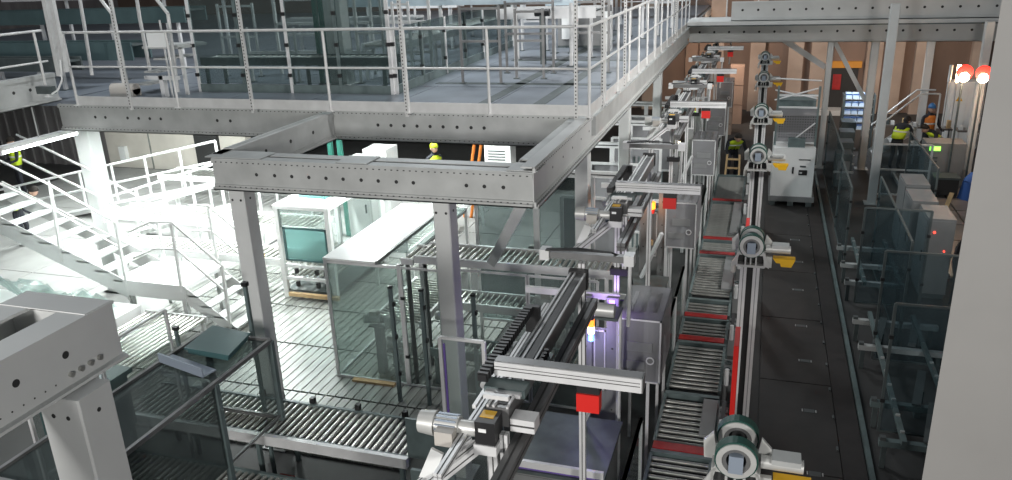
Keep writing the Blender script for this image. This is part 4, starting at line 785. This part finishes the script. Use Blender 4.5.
# ================================================================= RIGHT SIDE
wmx = thing('white_machine', 'white boxed machine with perforated guard at the mat end', 'machine', (.85, 21, 0))
B(.36, 1.36, 20.6, 22.6, .25, 1.5).build('body', 'white', wmx); B(.32, 1.42, 20.55, 22.6, .12, .25).build('base', 'panelgrey', wmx)
for x in (.42, .86, 1.3): B(x-.07, x+.07, 20.55, 20.7, 0, .12).build('foot', 'frame', wmx)
s = MB().prism([(.50, 20.59, 1.22), (.66, 20.59, 1.22), (.58, 20.59, 1.36)], (0, .012, 0)).build('warning_triangle', 'yellow', wmx); MB().prism([(.555, 20.585, 1.25), (.605, 20.585, 1.25), (.58, 20.585, 1.32)], (0, .006, 0)).build('triangle_mark', 'black', s)
B(.84, .88, 20.58, 20.6, .85, 1.02).build('handle', 'black', wmx); c = B(1.0, 1.2, 20.585, 20.6, .82, .95).build('button_panel', 'black', wmx); B(1.02, 1.08, 20.575, 20.585, .86, .9).build('button', 'alu', c); B(.98, 1.26, 20.592, 20.6, 1.2, 1.23).build('type_marking', 'frame', wmx); B(1.02, 1.16, 20.592, 20.6, 1.02, 1.06).build('type_marking', 'frame', wmx)
B(.4, 1.32, 20.9, 20.93, 1.55, 2.45).build('perforated_guard', 'mesh', wmx); w = MB()
for i in range(15):
    for j in range(9): w.cbox((.47+i*.06, 20.895, 1.72+j*.065), .03, .006, .035)
h = w.build('perforation', 'hole', wmx); h['kind'] = 'stuff'
for x in (.38, 1.34): B(x-.025, x+.025, 20.88, 20.95, 1.5, 3.0).build('guard_post', 'greenframe', wmx)
for z in (1.56, 2.45, 2.75): B(.38, 1.34, 20.89, 20.94, z, z+.04).build('guard_rail', 'alu', wmx)
B(.42, 1.3, 21.2, 22.2, 2.3, 2.6).build('upper_box', 'greenframe', wmx); B(.7, 1.1, 20.7, 21, 1.5, 1.72).build('drive_box', 'greenframe', wmx)
MB().bar((.75, 20.86, 1.6), (1.3, 20.86, 2.1), .03, .02, (0, 1, 0)).build('brace', 'alu', wmx)
for a, b in ((((.3, 20.9, 2.9), (1.3, 20.9, 2.7))), (((.3, 20.9, 2.65), (1.3, 20.9, 2.95))), (((.3, 21.5, 3.1), (1.4, 21.5, 3.05)))): MB().cyl(a, b, .02, 6).build('tie_tube', 'alu', wmx)
# fences on the right
FG = 'smoked fences on the right'
pane_frame('glass_fence', 'smoked fence beside the kerb, farthest of the row', (1.82, 18.8), (1.82, 23.6), .1, 1.9, 'blueglass', 'frame', clips=3, group=FG)
pane_frame('glass_fence', 'smoked fence beside the kerb next to the white machine', (1.8, 16.2), (1.8, 18.7), .1, 1.75, 'blueglass', 'frame', clips=3, group=FG)
pane_frame('glass_fence', 'smoked cross fence in front of the grey cabinets', (1.85, 14.4), (2.9, 14.4), .1, 1.9, 'blueglass', 'frame', clips=2, group=FG)
pane_frame('glass_fence', 'smoked receding fence left of the grey cabinets', (2.35, 12.7), (2.35, 16.6), .1, 1.9, 'blueglass', 'frame', clips=2, group=FG)
pane_frame('glass_fence', 'near smoked fence at the foot of the pillar', (1.78, 10.1), (2.6, 10.1), .1, 1.95, 'blueglass', 'frame', clips=2, group=FG)
pane_frame('glass_fence', 'smoked fence panel behind the near one', (1.92, 12.2), (3.0, 12.2), .1, 1.9, 'blueglass', 'frame', clips=2, group=FG)
pane_frame('glass_fence', 'smoked fence behind the tall post', (3.5, 17.4), (3.5, 21.0), .1, 1.9, 'blueglass', 'frame', clips=2, group=FG)
pane_frame('gate_frame', 'tubular gate frame in front of the workers', (2.95, 21.4), (4.1, 21.4), .2, 1.5, 'blueglass', 'rail', clips=0, base=0, w=.05, mid=True)
# unfinished conveyor frames on the floor
for k, (y, x1) in enumerate(((9.4, 2.6), (10.35, 2.6), (12.05, 2.9), (13.0, 2.95), (14.7, 2.7), (15.6, 2.7), (16.6, 2.75))):
    t = thing('floor_crossbar', 'pale crossbar of the unfinished floor conveyor, %s' % ORD[k], 'crossbar', (2.2, y, 0), 'crossbars on the dark right floor')
    B(1.68, x1, y-.045, y+.045, .32, .40).build('bar', 'steel' if k > 1 else 'greenframe', t)
    for x in (1.75, x1-.1): B(x-.03, x+.03, y-.03, y+.03, 0, .32).build('leg', 'frame', t)
    w = MB(); w.cbox((1.72, y, .42), .07, .07, .05); w.build('end_clamp', 'plate', t)
for k, (x, y0, y1) in enumerate(((1.95, 9.3, 13.2), (2.6, 9.3, 13.2), (2.0, 14.5, 17), (2.6, 14.5, 17))):
    t = thing('floor_rail', 'dark side rail of the unfinished floor conveyor, %s' % ('near left', 'near right', 'far left', 'far right')[k], 'rail', (x, y0, 0), 'rails of the unfinished conveyor'); B(x-.03, x+.03, y0, y1, .405, .47).build('rail', 'greenframe', t)
    w = MB()
    for i in range(6): w.cbox((x, y0+.2+i*.4, .48), .05, .03, .03)
    w.build('bolt', 'steel', t)
for k, (x, y) in enumerate(((2.05, 12.55), (2.55, 12.6), (2.35, 10.8), (2.35, 9.9))):
    t = thing('loose_plank', 'pale loose slat resting between floor crossbars, %s' % ('left of two', 'right of two', 'nearer the fence', 'nearest')[k], 'slat', (x, y, .4), 'loose slats'); MB().bar((x-.12, y-.5, .43), (x+.1, y+.5, .43), .11, .025).build('slat', 'plate', t); B(x-.04, x+.04, y-.1, y+.1, 0, .42).build('prop', 'frame', t)
# control cabinets
for k, (x, y) in enumerate(((3.0, 15.1), (2.9, 16.2), (2.95, 17.4))):
    t = thing('control_cabinet', ['dark grey control cabinet with red pilot lights by the pillar', 'grey control cabinet, middle of the three', 'grey control cabinet, rear of the three'][k], 'cabinet', (x+.3, y, 0), 'control cabinets'); B(x, x+.45, y, y+.9, .1, 1.55).build('body', 'panelgrey', t); B(x-.012, x, y+.03, y+.87, .14, 1.51).build('door', 'panelgrey', t); B(x+.02, x+.43, y-.012, y, .14, 1.51).build('side_panel', 'panelgrey', t); B(x-.03, x-.012, y+.1, y+.14, .7, .9).build('handle', 'black', t); B(x+.02, x+.43, y+.02, y+.88, 0, .1).build('plinth', 'frame', t)
    if k == 0: MB().cyl((x+.12, y-.012, 1.3), (x+.12, y-.03, 1.3), .02, 8).build('red_pilot', 'redglow', t); MB().cyl((x+.32, y-.012, .95), (x+.32, y-.03, .95), .014, 8).build('red_pilot', 'redglow', t)
t = thing('hose_bundle', 'dark bundle of hoses and valves beside the cabinet', 'hoses', (3.5, 15.1, 0)); w = MB()
for k in range(8):
    q = V((3.48+.04*k, 14.8+.1*k, .05)); w.path([q, q+V((.03, .02, .4)), q+V((-.03, .1, .8)), q+V((.02, .2, 1.05))], .022, 6)
w.build('hose', 'black', t)
for k in range(5): B(3.5+.03*k, 3.58+.03*k, 14.8+.12*k, 14.88+.12*k, .3+.12*k, .4+.12*k).build('valve', 'steel' if k % 2 else 'frame', t)
# platform slabs
for r in range(7):
    for c in range(3):
        if r == 0 and c == 0: pass
        o = B(3.75+c*.95, 4.66+c*.95, 16.2+r*1.15, 17.3+r*1.15, 0, .05).build('floor_slab', 'slab', fl)
ed = thing('platform_edge', 'pale angle edging along the slab platform', 'edging', (3.7, 19, 0)); MB().bar((3.68, 16.1, .1), (3.68, 24, .1), .05, .1).build('edge', 'steel', ed); B(3.64, 3.74, 23.9, 24.05, 0, .2).build('end_post', 'steel', ed)
# work station on the right
a = at(942, 172, Y=23.0)
t = thing('operator_console', 'grey console with lime green display near the workers', 'console', (a.x, 23, 0)); B(a.x-.5, a.x+.45, 22.8, 23.5, .1, 1.25).build('body', 'panelgrey', t); B(a.x-.45, a.x+.4, 22.85, 23.45, 0, .1).build('plinth', 'frame', t); B(a.x-.42, a.x-.16, 22.78, 22.8, 1.06, 1.17).build('display', 'greenglow', t); w = MB()
for k in range(3): w.box(a.x-.42, a.x-.2, 22.785, 22.8, .85-k*.1, .89-k*.1)
w.build('label_strip', 'frame', t)
t = thing('black_crate', 'black wheeled crate in front of the console', 'crate', (a.x-.1, 22.2, 0)); B(a.x-.35, a.x+.2, 21.9, 22.4, .1, .55).build('tub', 'black', t); B(a.x-.38, a.x+.23, 21.87, 22.43, .52, .57).build('rim', 'frame', t)
for sx in (-.3, .15): MB().cyl((a.x+sx, 21.95, .06), (a.x+sx+.04, 21.95, .06), .06, 10).build('wheel', 'black', t)
a = at(961, 200, Z=.0); t = thing('blue_bag', 'crumpled blue tarpaulin bag by the pillar edge', 'bag', (a.x, a.y, 0)); w = MB(); w.cyl((a.x+.15, a.y, 0), (a.x+.15, a.y, .5), .26, 9, .18); w.cyl((a.x+.15, a.y, .5), (a.x+.2, a.y, .72), .18, 9, .08); w.build('bag', 'blue', t)
t = thing('leaning_board', 'pale narrow board leaning beside the black crate', 'board', at(945, 215, Z=0)); MB().bar(at(942, 218, Z=.05), at(952, 193, Z=.55), .10, .03).build('board', 'wood', t)
# lamps
for k, (px_, py_) in enumerate(((964, 77), (983, 78))):
    c = at(px_, py_, Y=22.4); t = thing('work_lamp', ['glowing warm work lamp left of the post', 'glowing warm work lamp right of the post'][k], 'lamp', (c.x, c.y, 0), 'warm work lamps')
    MB().cyl((c.x, c.y-.06, c.z), (c.x, c.y, c.z), .10, 14, .13).build('bulb', 'lampglow', t); MB().cyl((c.x, c.y+.1, c.z+.1), (c.x, c.y-.02, c.z+.12), .16, 14, .19).build('red_shade', 'red', t); MB().cyl((c.x, c.y+.1, 0), (c.x, c.y+.1, c.z), .025, 8).build('stand', 'frame', t); B(c.x-.2, c.x+.2, c.y-.1, c.y+.3, 0, .03).build('foot', 'frame', t)
    point('work_lamp_glow', (c.x, c.y-.25, c.z), 42, (1, .72, .5), .1)
area('wall_fill', (4.5, 29, 3.5), .5, 100, (1, .74, .55), .5, (4.5, 34, .5)); area('wall_fill', (-1.6, 30, 3.5), .5, 100, (1, .76, .6), .5, (-1.6, 34, .8))  # unseen warm fills added to brighten the back wall
for k, px_ in enumerate((950, 958)):
    c = at(px_, 75, Y=27); t = thing('fluorescent_upright', 'upright glowing tube behind the workers, %s' % ('left', 'right')[k], 'lamp', (c.x, 27, 0), 'upright tubes'); MB().cyl((c.x, 27, c.z-.2), (c.x, 27, c.z+.3), .05, 8).build('tube', 'lampglow' if k else 'white', t); MB().cyl((c.x, 27.05, 0), (c.x, 27.05, c.z-.2), .03, 8).build('stand', 'rail', t)
c = at(962, 115, Y=28); t = thing('electrical_cabinet', 'tall white cabinet with warning triangle lit by lamps', 'cabinet', (c.x, 28, 0)); B(c.x-.45, c.x+.55, 28, 28.5, 0, 2.1).build('body', 'white', t); B(c.x-.4, c.x+.05, 27.98, 28, .1, 2.0).build('door', 'white', t); B(c.x+.08, c.x+.5, 27.98, 28, .1, 2.0).build('door', 'white', t); MB().prism([(c.x-.25, 27.97, 1.5), (c.x-.05, 27.97, 1.5), (c.x-.15, 27.97, 1.68)], (0, .01, 0)).build('warning_triangle', 'yellow', t)
# crate rack
c = at(857, 113, Y=27); t = thing('crate_rack', 'rack of small blue and white crates lit brightly', 'rack', (c.x, 27, 0))
for x in (c.x-.43, c.x+.45): B(x-.03, x+.03, 26.8, 27.3, 0, c.z+.6).build('upright', 'frame', t)
for j in range(5): B(c.x-.42, c.x+.42, 26.8, 27.3, c.z-.5+j*.24, c.z-.48+j*.24).build('shelf', 'grey', t)
me = None
for j in range(5):
    for i in range(4):
        x = c.x-.385+i*.198; z = c.z-.478+j*.24; q = thing('small_crate', 'pale blue crate on the rack, row %s from the bottom, %s from the left' % (('first', 'second', 'third', 'fourth', 'top')[j], ('first', 'second', 'third', 'fourth')[i]), 'crate', (x+.09, 26.95, z), 'small crates on the rack')
        if me is None:
            o1 = B(x, x+.17, 26.8, 27.2, z, z+.15).build('tub', 'bluecrate', q); o2 = B(x-.005, x+.175, 26.79, 26.81, z+.12, z+.15).build('rim', 'blue', q); me = (o1.data, o2.data)
        else: inst('tub', me[0], q, (0, 0, 0)); inst('rim', me[1], q, (0, 0, 0))
area('rack_light', (c.x, 26.2, c.z+1.5), .3, 40, (.85, .93, 1), .3, (c.x, 27, c.z));  # area light aimed at the crates, without a fixture
# right stair and clutter frames
t = thing('steel_stair', 'small steel stair with tubular handrails behind the tall post', 'stair', (3.6, 26, 0))
for k in range(5): B(3.3+k*.22, 3.5+k*.22, 25.6, 26.3, .2+k*.2, .23+k*.2).build('tread', 'steel', t)
for y in (25.6, 26.3): MB().path([(3.25, y, 1.0), (4.4, y, 2.1), (4.9, y, 2.1)], .025, 8).build('handrail', 'rail', t); MB().prism([(3.25, y, .05), (3.25, y, .25), (4.4, y, 1.15), (4.4, y, .95)], (0, .02, 0)).build('stringer', 'grey', t)
for x, z in ((3.3, 1.05), (4.4, 2.1), (4.9, 2.1)): B(x-.02, x+.02, 25.58, 25.62, 0, z).build('post', 'rail', t)
for k in range(4):
    x = 3.4+k*.75; t = thing('work_bench', 'cluttered bench frame by the workers, %s from left' % ('first', 'second', 'third', 'fourth')[k], 'bench', (x, 26.8-k*.2, 0), 'bench frames'); y = 26.9-k*.2
    B(x, x+.65, y, y+.5, .85, .9).build('top', 'slab', t)
    for dx in (.03, .62): B(x+dx-.02, x+dx+.02, y, y+.04, 0, .85).build('leg', 'rail', t)
    for q in range(4): B(x+.05+q*.15, x+.15+q*.15, y+.1, y+.25, .9, .95+.06*((q*7+k*3) % 4)).build('clutter', ['steel', 'wood', 'frame', 'white'][(q+k) % 4], t)
for k in range(4):
    x = 2.0+k*.1; y = 22.3+k*.95; t = thing('narrow_machine', 'dark narrow machine unit behind the smoked fence, %s' % ORD[k], 'machine', (x, y, 0), 'narrow machines behind the fence'); B(x, x+.4, y, y+.6, .1, 1.0+.1*k).build('body', 'frame', t); B(x+.05, x+.35, y-.02, y, .3, .8).build('door', 'panelgrey', t); B(x-.05, x+.45, y-.1, y-.06, .5, .55).build('bar', 'steel', t); B(x, x+.4, y, y+.6, 0, .1).build('plinth', 'black', t)
# brown boards/boxes stacked behind the gantries
for k, (px_, y, w_, h_) in enumerate(((722, 29, .7, 1.2), (712, 30.5, .8, 1.5), (735, 31, .5, 2.2))):
    c = at(px_, 110, Y=y); t = thing('carton_stack', 'brown carton stack by the far wall, %s' % ('nearest', 'middle', 'rear')[k], 'cartons', (c.x, y, 0), 'carton stacks')
    for j in range(3): B(c.x-w_/2, c.x+w_/2, y, y+.6, j*h_/3+.0, (j+1)*h_/3-.02).build('carton', 'board', t)
# ================================================================= PEOPLE
def person(label, loc, yaw, pose, top, cap, vest=True):
    H = {'stand': [(0, 0, .93), (0, .02, 1.12), (0, .02, 1.36), (0, .03, 1.5), (0, .0, 1.62), (0, -.01, 1.72)],
         'bend': [(0, .12, .93), (0, 0, 1.06), (0, -.18, 1.22), (0, -.28, 1.3), (0, -.38, 1.36), (0, -.44, 1.42)]}[pose]
    r = thing('person', label, 'person', loc, 'workers'); r.rotation_euler.z = yaw
    vs = [*H]; rad = [(.15, .11), (.14, .10), (.17, .11), (.055, .055), (.085, .10), (.07, .08)]; ed = [(0, 1), (1, 2), (2, 3), (3, 4), (4, 5)]; roots = [0]
    def add(p, rr, par):
        vs.append(p); rad.append((rr, rr)); i = len(vs)-1
        if par is not None: ed.append((par, i))
        else: roots.append(i)
        return i
    c = H[2]
    for s in (-1, 1):
        b = 0 if pose == 'stand' else .1
        i = add((s*.1, H[0][1]-.0, .84), .085, 0); i = add((s*.11, -.02+b*.4, .48), .06, i); i = add((s*.11, .04+b, .1), .045, i); i = add((s*.12, -.1+b, .04), .04, i)
        i = add((s*.2, c[1], c[2]+.04), .06, 2); e = (s*.27, c[1]-.06, c[2]-.24); i = add(e, .045, i); h = (s*.2, c[1]-.28, c[2]-.30-(0 if pose == 'stand' else .1)); i = add(h, .032, i); pm_ = (s*.19, h[1]-.07, h[2]-.01); i = add(pm_, .03, i)
        for k in range(4):
            q = add((pm_[0]+(k-1.5)*.02, pm_[1]-.01, pm_[2]), .010, None); q = add((pm_[0]+(k-1.5)*.022, pm_[1]-.06+.008*abs(k-1.3), pm_[2]-.01), .009, q); add((pm_[0]+(k-1.5)*.022, pm_[1]-.085+.01*abs(k-1.3), pm_[2]-.035), .008, q)
        q = add((pm_[0]-s*.025, pm_[1]+.03, pm_[2]), .011, None); add((pm_[0]-s*.055, pm_[1]-.01, pm_[2]-.01), .009, q)
    me = bpy.data.meshes.new('body'); me.from_pydata(vs, ed, []); me.update(); o = bpy.data.objects.new('body', me); COL.objects.link(o); o.parent = r
    o.modifiers.new('skin', 'SKIN'); 
    if not me.skin_vertices: me.skin_vertices.new() if hasattr(me.skin_vertices, 'new') else None
    if me.skin_vertices:
        for i, sv in enumerate(me.skin_vertices[0].data): sv.radius = rad[i]; sv.use_root = i in roots
    o.modifiers.new('sub', 'SUBSURF').levels = 1; o.modifiers['sub'].render_levels = 1
    me.materials.append(M['navy'])
    def shell(name, pts, m, n=14):
        w = MB(); q = []
        for (x, y, z, rx, ry) in pts:
            for k in range(n): a = 2*math.pi*k/n; q.append((x+rx*math.cos(a), y+ry*math.sin(a), z))
        w.add(q, [(j*n+k, j*n+(k+1) % n, (j+1)*n+(k+1) % n, (j+1)*n+k) for j in range(len(pts)-1) for k in range(n)]+[tuple(range(n-1, -1, -1)), tuple(range((len(pts)-1)*n, len(pts)*n))], True)
        me2 = bpy.data.meshes.new(name); me2.from_pydata(w.v, [], w.f); me2.polygons.foreach_set('use_smooth', w.sm); me2.materials.append(M[m]); o2 = bpy.data.objects.new(name, me2); COL.objects.link(o2); o2.parent = r; return o2
    def lerp(a, b, t_): return tuple(a[i]+(b[i]-a[i])*t_ for i in range(3))
    pts = [(*lerp(H[0], H[1], .1), .185, .145), (*H[1], .19, .15), (*lerp(H[1], H[2], .6), .205, .155), (*H[2], .215, .15), (*lerp(H[2], H[3], .6), .13, .10)]
    v = shell('vest', pts, top)
    z = lerp(H[1], H[2], .35); shell('reflective_band', [(z[0], z[1], z[2]-.025, .208, .162), (z[0], z[1], z[2]+.025, .21, .163)], 'white')
    hd_ = H[4]; hh = lerp(H[4], H[5], .5)
    f = shell('face', [(hd_[0], hd_[1]-.012, hd_[2]-.10, .045, .05), (hd_[0], hd_[1]-.02, hd_[2]-.04, .078, .092), (hd_[0], hd_[1]-.015, hd_[2]+.03, .084, .1), (hh[0], hh[1]-.01, hh[2]+.02, .078, .09)], 'skin')
    w = [shell('nose', [(hd_[0], hd_[1]-.115, hd_[2]-.035, .016, .016), (hd_[0], hd_[1]-.105, hd_[2]+.02, .008, .01)], 'skin')]
    for s in (-1, 1): shell('ear', [(s*.086, hd_[1]+.01, hd_[2]-.03, .012, .022), (s*.09, hd_[1]+.01, hd_[2]+.025, .014, .026)], 'skin'); shell('eye', [(s*.032, hd_[1]-.108, hd_[2]+.015, .011, .008), (s*.032, hd_[1]-.108, hd_[2]+.028, .011, .008)], 'hole')
    shell('mouth', [(0, hd_[1]-.102, hd_[2]-.072, .022, .008), (0, hd_[1]-.102, hd_[2]-.064, .022, .008)], 'darkred')
    t_ = H[5]
    shell('helmet' if cap != 'hair' else 'hair', [(hh[0], hh[1], hh[2]-.01, .108, .125), (hh[0], hh[1], hh[2]+.04, .10, .115), (t_[0], t_[1], t_[2]+.05, .07, .085), (t_[0], t_[1], t_[2]+.085, .02, .03)], cap)
    return r
p = at(727, 176, Z=.3); person('worker in yellow vest between the guard boxes and the mat', (p.x+.12, p.y+.5, 0), .3, 'bend', 'hivis', 'hair')
lad = thing('step_ladder', 'small wooden step ladder at the feet of the lane worker', 'ladder', (p.x+.15, p.y-.6, 0))
for s in (-.2, .2): MB().bar((p.x+.15+s, p.y-.75, 0), (p.x+.15+s*.8, p.y-.35, 1.0), .05, .03).build('rail', 'wood', lad)
for k in range(4): B(p.x-.03, p.x+.33, p.y-.72+k*.1, p.y-.62+k*.1, .2+k*.22, .23+k*.22).build('step', 'wood', lad)
a = at(897, 153, Y=24.9); person('worker in lime vest at the left bench', (a.x, 24.9, 0), 2.6, 'bend', 'hivis', 'hair')
a = at(928, 135, Y=25.8); person('worker in orange vest with blue helmet', (a.x, 25.8, 0), 0.4, 'stand', 'orangevest', 'helmetblue')
a = at(936, 150, Y=24.3); person('worker in lime vest beside the console', (a.x, 24.3, 0), -1.2, 'bend', 'hivis', 'hair')
a = at(434, 150, Y=18.7); person('worker in lime jacket seen through the open bay', (a.x, 18.7, 0), 1.0, 'stand', 'hivis', 'hivis')
a = at(14, 212, Y=13.6); person('worker in lime vest bending behind the upper stair', (a.x, 13.8, 0), 1.9, 'bend', 'hivis', 'hair')
a = at(2, 168, Y=17); person('worker in lime vest at the dark wall on the far left', (a.x, 17.5, 0), -.4, 'stand', 'hivis', 'hair')

for o in bpy.data.objects:
    k = o.name.split('.')[0]
    if o.type == 'MESH' and k in ('strut_hole', 'slot_row', 'bolt_hole', 'perforation', 'chain_link', 'clip', 'fitting', 'groove', 'profile_slot', 'cooling_fin', 'hinge', 'label_strip', 'bracket', 'top_rib', 'bolt', 'slide_rail') and o.parent:
        o['kind'] = 'stuff'
